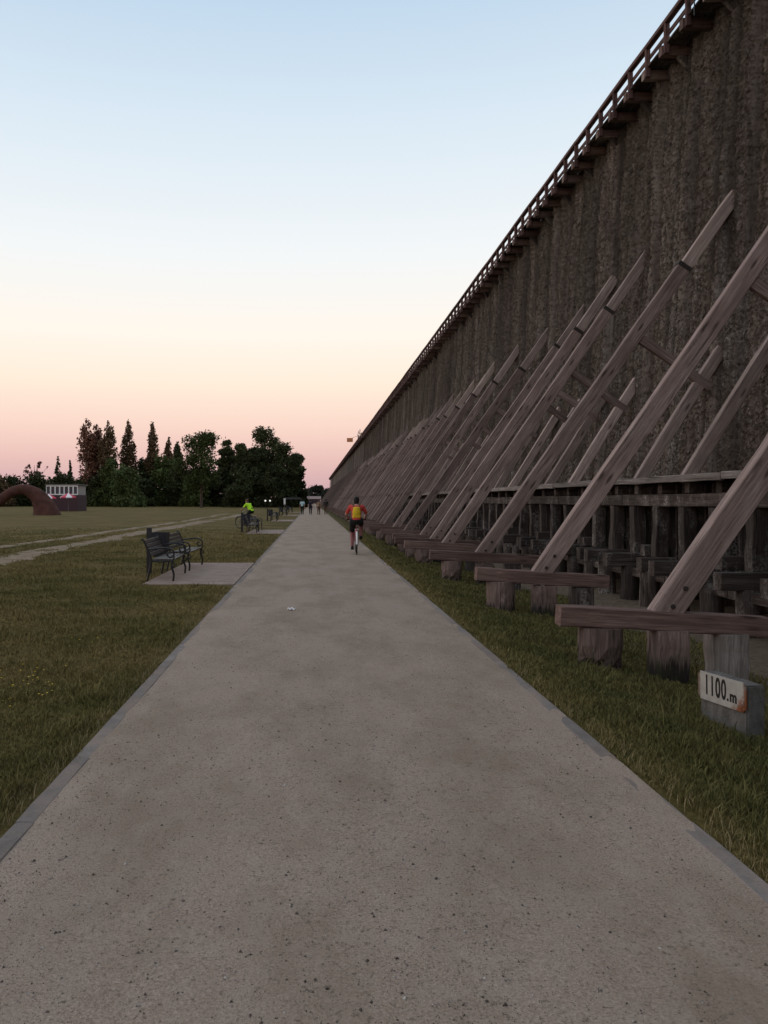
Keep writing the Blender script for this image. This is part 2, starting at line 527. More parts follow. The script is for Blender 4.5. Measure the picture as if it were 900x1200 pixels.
BEAM = {}
def beam_mesh(L, w, h, mat, var, seg=6, jit=0.006, ch=0.012):
    """chamfered timber, long axis local x, uneven along its length"""
    key = (round(L, 2), w, h, mat, var, seg)
    if key in BEAM: return BEAM[key]
    r = random.Random(str(key))
    prof = [(-w / 2 + ch, -h / 2), (w / 2 - ch, -h / 2), (w / 2, -h / 2 + ch), (w / 2, h / 2 - ch),
            (w / 2 - ch, h / 2), (-w / 2 + ch, h / 2), (-w / 2, h / 2 - ch), (-w / 2, -h / 2 + ch)]
    vs, fs = [], []
    n = 8
    bow = r.uniform(-1, 1) * 0.003 * L
    for i in range(seg + 1):
        u = i / seg
        sy, sz = r.uniform(-jit, jit), r.uniform(-jit, jit) + bow * 4 * u * (1 - u)
        ex = r.uniform(-jit, jit) * 2 if i in (0, seg) else 0
        for (y, z) in prof:
            vs.append((u * L + ex, y + sy + r.uniform(-jit, jit) * .6, z + sz + r.uniform(-jit, jit) * .6))
    for i in range(seg):
        for k in range(n):
            fs.append((i * n + k, i * n + (k + 1) % n, (i + 1) * n + (k + 1) % n, (i + 1) * n + k))
    fs.append(tuple(range(n - 1, -1, -1))); fs.append(tuple(seg * n + k for k in range(n)))
    me = bpy.data.meshes.new('timber')
    me.from_pydata(vs, [], fs)
    me.materials.append(MATS[mat])
    BEAM[key] = me
    return me

def beam(name, p0, p1, w, h, mat, parent, nvar=4, seg=6, jit=0.006):
    L, M = beam_matrix(p0, p1)
    me = beam_mesh(L, w, h, mat, random.randrange(nvar), seg, jit)
    base = me.vertices and round(L, 2)
    sx = L / base if base else 1
    return link(name, me, None, parent, M @ Matrix.Diagonal((sx, 1, 1, 1)))

def np_mesh(name, verts, tris, mat, smooth=False):
    """fast triangle mesh from numpy arrays"""
    me = bpy.data.meshes.new(name)
    nv, nf = len(verts), len(tris)
    k = tris.shape[1]
    me.vertices.add(nv)
    me.vertices.foreach_set('co', np.ascontiguousarray(verts, dtype=np.float32).ravel())
    me.loops.add(nf * k)
    me.loops.foreach_set('vertex_index', np.ascontiguousarray(tris, dtype=np.int32).ravel())
    me.polygons.add(nf)
    me.polygons.foreach_set('loop_start', np.arange(0, nf * k, k, dtype=np.int32))
    if smooth:
        me.polygons.foreach_set('use_smooth', np.ones(nf, dtype=bool))
    me.materials.append(MATS[mat])
    me.update(calc_edges=True)
    return me

def vnoise(x, y, seed):
    """smooth 2d value noise in 0..1"""
    g = np.random.default_rng(seed).random((256, 256))
    xi, yi = np.floor(x).astype(int), np.floor(y).astype(int)
    fx, fy = x - xi, y - yi
    fx, fy = fx * fx * (3 - 2 * fx), fy * fy * (3 - 2 * fy)
    a = g[xi & 255, yi & 255]; b = g[(xi + 1) & 255, yi & 255]
    c = g[xi & 255, (yi + 1) & 255]; d = g[(xi + 1) & 255, (yi + 1) & 255]
    return (a * (1 - fx) + b * fx) * (1 - fy) + (c * (1 - fx) + d * fx) * fy

def px(x, D):
    return (x - VPX) * D / FPX
def pz(y, D):
    return CAM_H + (VPY - y) * D / FPX

# ------------------------------------------------------------------ ground
PL, PR = -1.49, 1.905            # outer edges of the path (with its edging)
KW = 0.11                        # width of the edging stones
GX = [(-3000, 0.0), (-400, 0.0), (-30, -0.012), (PL - 0.25, -0.012), (PL, -0.02), (PR, -0.02), (2.05, -0.02), (2.4, -0.07), (2.9, -0.16), (3.4, -0.25),
      (3.9, -0.33), (4.5, -0.43), (5.2, -0.5), (7, -0.52), (25, -0.52), (60, -0.1), (3000, 0.0)]
def ground_z(x):
    return np.interp(x, [g[0] for g in GX], [g[1] for g in GX])

ys = [-400, -60, -30] + list(np.arange(-20, 60, 1.0)) + [60, 75, 100, 140, 200, 300, 450, 800, 1600, 4000]
xs = sorted(set([g[0] for g in GX] + list(np.arange(-14, PL - 0.3, 0.8)) + list(np.arange(2.15, 8, 0.3))))
vs, fs = [], []
for j, y in enumerate(ys):
    for i, x in enumerate(xs):
        z = float(ground_z(x))
        if (x < PL - 0.3 or x > 2.1) and -20 < y < 80 and abs(x) < 30:
            z += 0.018 * math.sin(x * 1.3 + y * 0.7) * math.sin(y * 0.43 - x * 0.6) - 0.004
        vs.append((x, y, z))
nx = len(xs)
for j in range(len(ys) - 1):
    for i in range(nx - 1):
        fs.append((j * nx + i, j * nx + i + 1, (j + 1) * nx + i + 1, (j + 1) * nx + i))
MB().add(vs, fs).build('ground', 'lawn_soil', kind='structure', smooth=True)
def gz(x, y):
    z = float(ground_z(x))
    if (x < PL - 0.3 or x > 2.1) and -20 < y < 80 and abs(x) < 30:
        z += 0.018 * math.sin(x * 1.3 + y * 0.7) * math.sin(y * 0.43 - x * 0.6) - 0.004
    return z

# gravel path, very slightly uneven
vs, fs = [], []
pxs = np.array([PL + .015, PL + .05, PL + .085, PL + KW] + list(np.linspace(PL + KW, PR - KW, 13)[1:-1]) + [PR - KW, PR - .085, PR - .05, PR - .015])
pys = list(np.arange(-25, 2, 0.5)) + list(np.arange(2, 32, 0.12)) + list(np.arange(32, 40, .5)) + list(np.arange(40, 120, 4.0)) + [120, 160, 220, 300, 380, 460]
for y in pys:
    for x in pxs:
        e = max(0.0, min(x - (PL + KW), (PR - KW) - x))
        el = max(0.0, PL + KW - x, x - (PR - KW))
        lo = 0.0
        if el > 0 or e == 0:
            nn = vnoise(np.array([y * .55, y * 3.1]), np.array([x * 9 + 40, x * 14 + 80]), 91)
            lo = -.010 + .016 * nn[0] + .008 * nn[1] - (.10 if x < 0 else .055) * el
        vs.append((x, y, lo + (0.012 * math.sin(y * 0.9 + x * 2) * math.sin(x * 1.7 - y * .31) * min(1, e / .4) if y < 60 else 0) + 0.01 * min(1, e / 1.2)))
n = len(pxs)
for j in range(len(pys) - 1):
    for i in range(n - 1):
        fs.append((j * n + i, j * n + i + 1, (j + 1) * n + i + 1, (j + 1) * n + i))
path = MB().add(vs, fs).build('path', 'gravel', kind='structure', smooth=True)

# concrete edging stones, flush with the gravel
kerb = MB().box(PL, PL + KW, 90, 460, -0.06, 0.0).box(PR - KW, PR, 90, 460, -0.06, 0.0).build('kerb', 'concrete', kind='structure')
stone_meshes = []
for k in range(4):
    r = random.Random(k)
    stone_meshes.append(beam_mesh(0.994, KW - 0.006, 0.08, 'concrete', k, 4, 0.0025, 0.008))
for side in (PL + KW / 2, PR - KW / 2):
    y = -20.0
    while y < 90:
        L, M = beam_matrix((side + random.uniform(-.003, .003), y, -0.040 + random.uniform(-.003, .004)), (side + random.uniform(-.004, .004), y + 1, -0.040 + random.uniform(-.002, .003)))
        link('edging_stone', random.choice(stone_meshes), None, kerb, M)
        y += 1.0

# paved bays for the benches (left of the path)
BAYS = [15.3, 39.0, 62.7, 86.4, 110.1]
BAYL = 5.3
for b in BAYS:
    m = MB().box(-3.25, PL - 0.004, b, b + BAYL, -0.06, 0.012)
    m.build('paved_bay', 'paving', kind='structure')

# two worn ruts in the lawn
def rut(x0, w, y0, y1, seed):
    ry = np.arange(y0, y1, 0.28)
    vs, fs = [], []
    us = (-1, -.7, -.35, 0, .35, .7, 1)
    for i, y in enumerate(ry):
        c = x0 + .25 * math.sin(y * .09 + seed) + .1 * math.sin(y * .4)
        e = vnoise(np.array([y * .8, y * .8, y * 2.9, y * 2.9]), np.array([3.0, 9.0, 5.0, 7.0]), seed + 60)
        hl, hr = w / 2 * (.35 + 1.0 * e[0] + .5 * e[2]), w / 2 * (.35 + 1.0 * e[1] + .5 * e[3])
        for u in us:
            x = c + u * (hl if u < 0 else hr)
            vs.append((x, y, gz(x, y) + (.004 if abs(u) == 1 else .014)))
        if i:
            for k in range(6):
                q = (i - 1) * 7 + k
                fs.append((q, q + 1, q + 8, q + 7))
    MB().add(vs, fs).build('dirt_track', 'bare_earth', kind='structure')
rut(-8.45, 1.0, 12, 95, 1)
rut(-10.5, 0.55, 14, 100, 2)

# ------------------------------------------------------------------ graduation tower
D0, U = 8.79, 2.35               # first frame, spacing of the frames
Y_END = 440.0
Y_START = D0 - 8 * U
NEAR_END = D0 + 60 * U           # pieces are single objects up to here
tower = thing('graduation_tower', 'long timber brine graduation tower with brushwood walls and raking props', 'tower', (13.5, 200, -0.5))

WB, WBZ, BAT = 9.2, 2.1, 0.065   # wall foot x, z and batter
WTOP = 13.38
def wall_x(z): return WB + BAT * (z - WBZ)

def wall_panel(res, seed, width=U):
    nu, nv = max(4, int(width / res)), max(8, int((WTOP - WBZ) / (res * 1.15)))
    u = np.linspace(0, width, nu + 1); v = np.linspace(0, WTOP - WBZ, nv + 1)
    Ug, Vg = np.meshgrid(u, v)
    r = np.random.default_rng(seed)
    # vertical bundles with grooves between them
    edges = [0.0]
    while edges[-1] < width - 0.5:
        edges.append(edges[-1] + r.choice([r.uniform(0.22, 0.45), r.uniform(0.6, 1.25)]))
    edges[-1] = width
    prof = np.zeros_like(Ug)
    warp = 0.05 * (vnoise(Vg * 0.35 + 3, Ug * 0.6, seed + 5) - 0.5) * np.minimum(1, np.minimum(Ug, width - Ug) * 4)
    uu = Ug + warp
    for a, b in zip(edges[:-1], edges[1:]):
        m = (uu >= a) & (uu <= b)
        s = (uu - a) / (b - a)
        prof = np.where(m, np.sqrt(np.clip(1 - (2 * s - 1) ** 2, 0, 1)) * r.uniform(0.12, 0.26) + r.uniform(-0.08, 0.09), prof)
    n1 = vnoise(Ug * 3.1, Vg * 0.45, seed + 1) - 0.5
    n2 = vnoise(Ug * 9, Vg * 5, seed + 2) - 0.5
    n3 = vnoise(Ug * 16, Vg * 12, seed + 3) * .5 + vnoise(Ug * 31 + Vg * 6, Vg * 25, seed + 13) * .5
    n4 = np.random.default_rng(seed + 4).random(Ug.shape) - 0.5
    fade = np.minimum(1, np.minimum(Ug, width - Ug) * 8)
    h = prof * (0.75 + 0.5 * vnoise(Vg * 0.5, Ug, seed + 9)) + (0.13 * n1 + 0.05 * n2) * fade
    if res < 0.08:
        h += -0.13 * np.clip(n3 - 0.60, 0, 1) / 0.4 + 0.035 * n4
    X = WB + BAT * Vg - h
    V = np.stack([X.ravel(), Ug.ravel(), (WBZ + Vg).ravel()], 1)
    i = np.arange(nu + 1)[:-1]; j = np.arange(nv + 1)[:-1]
    I, J = np.meshgrid(i, j)
    a = (J * (nu + 1) + I).ravel()
    F = np.stack([a, a + nu + 1, a + nu + 2, a + 1], 1)
    me = np_mesh('brushwood_panel', V, F, 'brushwood', res > .08)
    return me, X, Ug, Vg

def twig_mesh(X, Ug, Vg, seed, n=16000):
    r = np.random.default_rng(seed)
    nv, nu = X.shape
    ii = r.integers(0, nv - 1, n); jj = r.integers(0, nu - 1, n)
    p = np.stack([X[ii, jj], Ug[ii, jj], Vg[ii, jj] + WBZ], 1)
    d = np.stack([-r.uniform(0.1, 1.0, n), r.normal(0, 0.7, n), r.normal(-0.5, 0.6, n)], 1)
    d /= np.linalg.norm(d, axis=1)[:, None]
    L = r.uniform(0.03, 0.15, n)[:, None]
    w = r.uniform(0.005, 0.012, n)[:, None]
    side = np.cross(d, np.array([0.3, 0.2, 1.0])); side /= np.linalg.norm(side, axis=1)[:, None] + 1e-6
    up = np.cross(side, d)
    base = p - d * 0.03
    V = np.stack([base - side * w, base + side * w, base + up * w * 1.5, p + d * L], 1).reshape(-1, 3)
    k = np.arange(n) * 4
    F = np.concatenate([np.stack([k, k + 1, k + 3], 1), np.stack([k + 1, k + 2, k + 3], 1), np.stack([k + 2, k, k + 3], 1)])
    return np_mesh('twigs', V, F, 'twig')

near_p, mid_p = [], []
for s in range(5):
    me, X, Ug, Vg = wall_panel(0.032, 100 + s * 17)
    near_p.append((me, twig_mesh(X, Ug, Vg, s)))
for s in range(4):
    mid_p.append(wall_panel(0.10, 300 + s * 13)[0])
k = -8
last = -1
while D0 + k * U < NEAR_END:
    y = D0 + k * U
    T = Matrix.Translation((random.uniform(-.05, .05), y, 0))
    if k >= 2:
        c = random.choice([i for i in range(5) if i != last]); last = c
        p = link('brushwood_panel', near_p[c][0], None, tower, T)
        link('twigs', near_p[c][1], None, p, T, 'stuff')
    else:
        link('brushwood_panel', random.choice(mid_p), None, tower, T)
    k += 1
# the far stretch of the wall in one piece
m_far = MB()
r = random.Random(5)
y = NEAR_END
while y < Y_END:
    st = 0.6 + (y - NEAR_END) * 0.01
    e = r.uniform(0.0, 0.16)
    m_far.add([(wall_x(WBZ) - e, y, WBZ), (wall_x(WBZ) - e, y + st, WBZ), (wall_x(WTOP) - e, y + st, WTOP), (wall_x(WTOP) - e, y, WTOP)], [(0, 1, 2, 3)])
    y += st
m_far.build('brushwood', 'brushwood', tower, kind='stuff')
# dark box added to stop light leaking through the brushwood, also the far side
core = MB()
core.add([(9.75, Y_START, 0.6), (9.75, Y_END, 0.6), (10.3, Y_END, 13.33), (10.05, Y_START, 13.33),
          (18.0, Y_START, 0.6), (18.0, Y_END, 0.6), (17.4, Y_END, 13.33), (17.4, Y_START, 13.33)],
         [(0, 3, 2, 1), (4, 5, 6, 7), (0, 4, 7, 3), (1, 2, 6, 5), (3, 7, 6, 2), (0, 1, 5, 4)])
core.build('core', 'dark_core', tower)

# deck on top with brackets, railing
XR = 9.1
S = U / 2
ZB = 13.34                        # top of brackets
nb_near = int((NEAR_END - Y_START) / S)
for i in range(nb_near):
    y = Y_START + (i + 0.5) * S - S * 0.5 + 0.2
    jx = random.uniform(-.03, .03)
    beam('bracket', (XR - 0.10 + jx, y, ZB - 0.13), (10.5, y, ZB - 0.13), 0.18, 0.25, 'brown_timber' if i % 3 else 'weathered_timber', tower, 3, 2)
    beam('rail_post', (XR, y - 0.14, ZB - 0.24), (XR, y - 0.14, 13.90), 0.09, 0.13, 'rail_timber', tower, 3, 2)
    if i % 2 == 0:
        beam('knee_brace', (XR + 0.33, y, ZB - 0.16), (10.05, y, ZB - 0.86), 0.15, 0.16, 'damp_timber', tower, 3, 2)
y = Y_START
i = 0
while y < NEAR_END:
    y1 = min(y + 2 * U, NEAR_END)
    beam('top_rail', (XR, y, 13.92), (XR, y1, 13.92), 0.16, 0.11, 'rail_timber', tower, 3, 4, 0.004)
    beam('mid_rail', (XR + .06, y, 13.62), (XR + .06, y1, 13.62), 0.04, 0.13, 'rail_timber', tower, 3, 4, 0.004)
    for q in range(4):
        beam('deck_board', (XR + 0.1 + q * 0.245, y, ZB + 0.035), (XR + 0.1 + q * 0.245, y1 - 0.01, ZB + 0.035), 0.235, 0.05, 'damp_timber', tower, 3, 3, 0.003)
    y = y1
fd = MB()
fd.box(XR - .08, XR + .08, NEAR_END, Y_END, 13.87, 13.97)
fd.box(XR + .02, XR + .06, NEAR_END, Y_END, 13.44, 13.56)
fd.box(XR, 10.4, NEAR_END, Y_END, ZB, ZB + .06)
y = NEAR_END
while y < Y_END:
    fd.box(XR - .06, XR + 1.2, y, y + .17, ZB - .21, ZB - .005)
    fd.box(XR - .045, XR + .045, y - .2, y - .07, ZB - .24, 13.87)
    y += S
fd.build('far_railing', 'rail_timber', tower, kind='stuff')
MB().box(10.42, 17.6, Y_START, Y_END, ZB + 0.0, ZB + .12).build('roof_deck', 'damp_timber', tower)
m = MB(); m.ellipsoid((XR - .05, 19.0, 13.56), (.09, .09, .09)); m.tube([(XR - .05, 19.0, 13.1), (XR - .05, 19.0, 13.5)], .015)
m.build('deck_lamp', 'cast_iron', tower)

# collecting basin along the foot of the wall
ZG = 2.055
XG = 6.9
y = Y_START
while y < NEAR_END:
    y1 = min(y + 2 * U, NEAR_END)
    dz = random.uniform(-.012, .012)
    beam('basin_edge', (XG, y + .004, ZG - 0.03 + dz), (XG, y1 - .004, ZG - 0.03 + random.uniform(-.012, .012)), 0.09, 0.13, 'grey_timber', tower, 4, 8, 0.007)
    for q in range(8):
        xx = XG + 0.21 + q * 0.30
        beam('basin_board', (xx, y + .004, ZG - 0.04 + 0.02 * q), (xx, y1 - .004, ZG - 0.04 + 0.02 * q), 0.29, 0.06, 'grey_timber' if q < 2 else 'damp_timber', tower, 3, 3, 0.004)
    beam('wale', (7.12, y + .003, 1.62), (7.12, y1 - .003, 1.62), 0.18, 0.24, 'damp_timber', tower, 3, 4)
    y = y1
fb = MB()
fb.box(XG - .05, XG + .04, NEAR_END, Y_END, ZG - .09, ZG + .03)
fb.box(XG + .05, 9.3, NEAR_END, Y_END, ZG - .07, ZG + .02)
fb.build('far_basin', 'grey_timber', tower, kind='stuff')

# supporting structure under the basin
pile_m = []
for s in range(3):
    r = random.Random(s)
    m = MB()
    pts = [(z, r.uniform(-.015, .015), r.uniform(-.015, .015)) for z in (-.9, -.5, -.25, 0, .2)]
    m.tube(pts, [.21, .20, .195, .19, .185], 12)
    pile_m.append(m.mesh('pile', 'damp_timber', True))
joist_end = D0 + 42 * U
y = Y_START + 0.35
i = 0
while y < joist_end:
    jx = random.uniform(-.14, .14); jz = random.uniform(-.03, .03)
    beam('joist', (6.45 + jx, y, 0.33 + jz), (9.6, y, 0.33), 0.26, 0.28, 'damp_timber', tower, 4, 2, 0.01)
    link('pile', random.choice(pile_m), None, tower, Matrix.Translation((6.85 + random.uniform(-.05, .05), y, 0)) @ Matrix.Rotation(random.uniform(0, 6), 4, 'Z') @ Matrix.Rotation(-math.pi / 2, 4, 'Y'))
    link('pile', random.choice(pile_m), None, tower, Matrix.Translation((8.3, y + .1, 0)) @ Matrix.Rotation(-math.pi / 2, 4, 'Y'))
    beam('post', (7.12 + random.uniform(-.03, .03), y + .18, 0.48), (7.12, y + .18, 1.5), 0.24, 0.27, 'damp_timber', tower, 4, 4, 0.01)
    beam('cross_joist', (7.06, y + .1, 1.85), (9.4, y + .1, 1.85), 0.2, 0.2, 'damp_timber', tower, 3, 2)
    if i % 3 == 1:
        beam('stub_beam', (6.75 + jx, y + .55, 0.58), (9.4, y + .55, 0.58), 0.22, 0.22, 'damp_timber', tower, 3, 2, .01)
    if y < D0 + 22 * U:
        for q in range(4):
            yy = y + q * S / 4
            beam('plank', (7.40 + random.uniform(-.03, .03), yy + .14, 0.1), (7.40, yy + .14, 1.93), 0.03, 0.275, 'damp_timber', tower, 4, 2, .004)
    if i % 2 == 0:
        L = U
        beam('sill_beam', (6.95, y - .6, 0.08), (6.95, y + U - .62, 0.08), 0.22, 0.18, 'damp_timber', tower, 3, 3, .008)
    y += S
    i += 1
fj = MB()
while y < Y_END:
    fj.box(6.5, 9.4, y, y + .26, .2, .47); fj.box(6.7, 7.0, y, y + .26, -.6, .2); fj.box(7.0, 7.25, y + .05, y + .3, .47, 1.9)
    y += S
fj.box(7.45, 7.5, D0 + 22 * U + S, Y_END, -.3, 1.95)
fj.build('far_supports', 'damp_timber', tower, kind='stuff')

# raking props
odd_long = {7, 15, 19, 21, 25, 27, 31, 33, 37, 39, 41, 43, 45, 49, 51, 53, 55, 57, 59}
stump_m = []
for s in range(4):
    r = random.Random(40 + s)
    m = MB()
    n = 16
    pts, zs = [], [-.35, -.14, -.02, .13, .20, .33, .52]
    vs, fs = [], []
    for q, z in enumerate(zs):
        for a in range(n):
            th = 2 * math.pi * a / n
            rr = .235 + r.uniform(-.012, .012) + (.02 if z < -.1 else 0)
            if 2 <= q <= 4 and math.sin(th) < -.2:      # rotten notch
                rr -= (.035, .085, .04)[q - 2] * r.uniform(.5, 1)
            vs.append((z + .35, rr * math.sin(th), -rr * math.cos(th)))
    for q in range(len(zs) - 1):
        for a in range(n):
            fs.append((q * n + a, q * n + (a + 1) % n, (q + 1) * n + (a + 1) % n, (q + 1) * n + a))
    fs.append(tuple((len(zs) - 1) * n + a for a in range(n)))
    m.add(vs, fs)
    stump_m.append(m.mesh('stump', 'post_timber'))

XF, XT, ZT = 3.86, 9.62, 8.68
far_props = MB()
k = -4
rk = random.Random(77)
while D0 + k * U < Y_END - 3:
    y = D0 + k * U
    far = k > 60
    longp = (k % 2 == 0) or (k in odd_long) or (far and rk.random() < .7)
    inner = longp or k in (3,) or rk.random() < .25
    xl = 2.66 + rk.uniform(-.06, .10); zl = .36 + rk.uniform(-.02, .03)
    zr = zl - .13
    def bz(x): return zl + (zr - zl) * (x - xl) / (5.0 - xl)
    dxt = rk.uniform(-.12, .03)
    foot = Vector((XF - .11, y, bz(XF) - .06)); top = Vector((XT + dxt, y, ZT + rk.uniform(-.15, .1)))
    dirn = (top - foot).normalized()
    cut = foot + (top - foot) * 0.80
    i0 = Vector((7.35, y + .02, 1.95)); i1 = Vector((9.28, y + .02, 5.05))
    if far:
        if longp:
            far_props.bar(foot, top, .18, .30); far_props.bar((xl, y, zl), (5, y, zr), .2, .215)
            for xx in (3.15, 3.9, 4.55): far_props.box(xx - .18, xx + .18, y - .15, y + .15, -.6, bz(xx) - .1)
        if inner: far_props.bar(i0, i1, .16, .24)
        k += 1
        continue
    if longp:
        beam('sole_beam', (xl, y, zl), (5.0 + rk.uniform(-.1, .3), y, zr), .21, .215, 'brown_timber', tower, 4, 8, .007)
        M = Matrix.Translation((3.17, y + .03, -.3 + bz(3.17) - .12 - .22)) @ Matrix.Rotation(0 if k == 0 else rk.uniform(0, 6), 4, 'Z')
        M.translation.z = bz(3.17) - .105 - .87
        M = M @ Matrix.Rotation(-math.pi / 2, 4, 'Y')
        link('stump', stump_m[k % 4], None, tower, M)
        beam('stub_post', (3.90, y + .02, -.62), (3.90, y + .02, bz(3.90) - .105), .34, .34, 'post_timber', tower, 4, 5, .012)
        beam('stub_post', (4.55, y + .05, -.75), (4.55, y + .05, bz(4.55) - .105), .40, .30, 'grey_timber' if k == 0 else 'damp_timber', tower, 4, 5, .012)
        br = beam('brace', foot, cut, .18, .30, 'weathered_timber', tower, 4, 12, .007)
        off = Vector((-dirn.z, 0, dirn.x)) * -0.02
        tp = beam('brace_end', cut + Vector((0, 0.0, 0)) + off, top + off, .165, .27, 'pale_timber', tower, 4, 4, .005)
        if k <= 12:
            for q in (.28, .52):
                b = foot + dirn * q + Vector((0, -.092, 0))
                MB().tube([b, b + Vector((0, -.022, 0))], [.028, .024], 8).build('bolt', 'iron_strap', tower)
        # iron strap round the splice
        a = cut - dirn * .05; b = cut + dirn * .05
        st = MB().bar(a, b, .20, .325)
        so = st.build('strap', 'iron_strap', tower)
        if k % 2 == 0 or k == 7:
            nrm = Vector((dirn.z, 0, -dirn.x))
            a = foot + dirn * ((5.35 - foot.z) / dirn.z) + nrm * .08
            beam('strut', a, a + nrm * 1.95, .13, .20, 'weathered_timber', tower, 3, 3)
        if k in (16,):                     # doubled lower length
            nrm = Vector((dirn.z, 0, -dirn.x))
            a = foot + dirn * 1.8 + nrm * .255; b = foot + dirn * 4.4 + nrm * .255
            beam('doubler', a, b, .15, .2, 'brown_timber', tower, 3, 4)
    if inner:
        beam('inner_brace', i0, i1, .16, .25, 'pale_timber', tower, 4, 5)
    k += 1
far_props.build('far_props', 'weathered_timber', tower, kind='stuff')

# wind wheel standing on the tower
ww = thing('wind_wheel', 'small wind wheel on a mast with orange tail vane above the tower', 'wind wheel', (10.8, 190, 13.2))
MB().tube([(10.8, 190, 13.2), (10.8, 190, 17.6)], .07, 8).build('mast', 'grey_metal', ww)
m = MB()
for s in range(3):
    a = s * 2.094
    m.tube([(10.8 + .9 * math.cos(a), 190 + .9 * math.sin(a), 13.2), (10.8, 190, 15.8)], .04, 5)
m.build('stay', 'grey_metal', ww)
for s in range(6):
    a = s * math.pi / 3 + .3
    c, sn = math.cos(a), math.sin(a)
    hub = Vector((11.2, 190, 17.2)); d = Vector((0.25 * c, -.9 * c, sn)).normalized(); e = Vector((.9, .3, 0)).cross(d).normalized()
    m = MB(); p = hub + d * .25; q = hub + d * 1.35
    m.add([p - e * .07, p + e * .07, q + e * .24, q - e * .24], [(0, 1, 2, 3)])
    b = m.build('blade', 'grey_metal', ww)
    b.modifiers.new('thickness', 'SOLIDIFY').thickness = .03
m = MB(); m.bar((11.2, 190, 17.2), (8.6, 190, 16.2), .06, .06); m.build('tail_boom', 'grey_metal', ww)
m = MB(); m.box(8.2, 9.6, 189.96, 190.04, 15.55, 16.5); m.build('tail_vane', 'orange_vane', ww)

# ------------------------------------------------------------------ distance marker 1100 m
mk = thing('distance_marker', 'low concrete block with rusty white plate reading 1100 m in the grass', 'marker', (3.37, 6.49, -.25), 0)
ang = math.atan2(6.75 - 6.22, 3.26 - 3.35)       # along the face, away from the camera
Lb = 0.56
# local frame: x along the face (away from camera = +x), y into the block (toward tower), z up
ex = Vector((math.cos(ang), math.sin(ang), 0)); ey = Vector((ex.y, -ex.x, 0))
mid = Vector((3.305, 6.485, 0))
MK = Matrix(((ex.x, ey.x, 0, mid.x), (ex.y, ey.y, 0, mid.y), (0, 0, 1, -.02), (0, 0, 0, 1)))
bmx = bmesh.new()
bmesh.ops.create_cube(bmx, size=1)
for v in bmx.verts:
    v.co = Vector((v.co.x * Lb, v.co.y * .16 + .095, v.co.z * .62 - .125))
bmesh.ops.bevel(bmx, geom=bmx.edges[:], offset=.012, segments=2, affect='EDGES')
me = bpy.data.meshes.new('block'); bmx.to_mesh(me); bmx.free()
link('block', me, 'marker_concrete', mk, MK)
bmx = bmesh.new()
bmesh.ops.create_cube(bmx, size=1)
for v in bmx.verts:
    v.co = Vector((v.co.x * .575, v.co.y * .012, v.co.z * .23))
vert = [e for e in bmx.edges if abs(e.verts[0].co.y - e.verts[1].co.y) > .005]
bmesh.ops.bevel(bmx, geom=vert, offset=.025, segments=3, affect='EDGES')
me = bpy.data.meshes.new('plate'); bmx.to_mesh(me); bmx.free()
MP = MK @ Matrix.Translation((0, .004, .085)) @ Matrix.Rotation(0.02, 4, 'Y')
plate = link('plate', me, 'enamel_plate', mk, MP)

def text(body, name, size, wx, M, parent, mat):
    cu = bpy.data.curves.new(name, 'FONT')
    cu.body = body; cu.size = size; cu.extrude = .0012
    cu.offset = .0042; cu.align_x = 'LEFT'; cu.space_character = 1.12
    ob = bpy.data.objects.new(name + '_curve', cu)
    C.objects.link(ob)
    dg = bpy.context.evaluated_depsgraph_get(); dg.update()
    me = bpy.data.meshes.new_from_object(ob.evaluated_get(dg))
    bpy.data.objects.remove(ob, do_unlink=True)
    me.materials.clear()
    return link(name, me, mat, parent, M @ Matrix.Diagonal((wx, 1, 1, 1)))
# text x runs from the far end toward the camera (-x local), up = z, facing -y
def txt_m(x, z):
    return MP @ Matrix.Translation((x, -.0075, z)) @ Matrix(((-1, 0, 0, 0), (0, 0, -1, 0), (0, 1, 0, 0), (0, 0, 0, 1)))
text('1100', 'number', .225, .55, txt_m(.205, -.06), plate, 'letter_paint')
text('.', 'full_stop', .12, .9, txt_m(-.07, -.06), plate, 'letter_paint')
text('m', 'unit_letter', .125, .85, txt_m(-.105, -.06), plate, 'letter_paint')

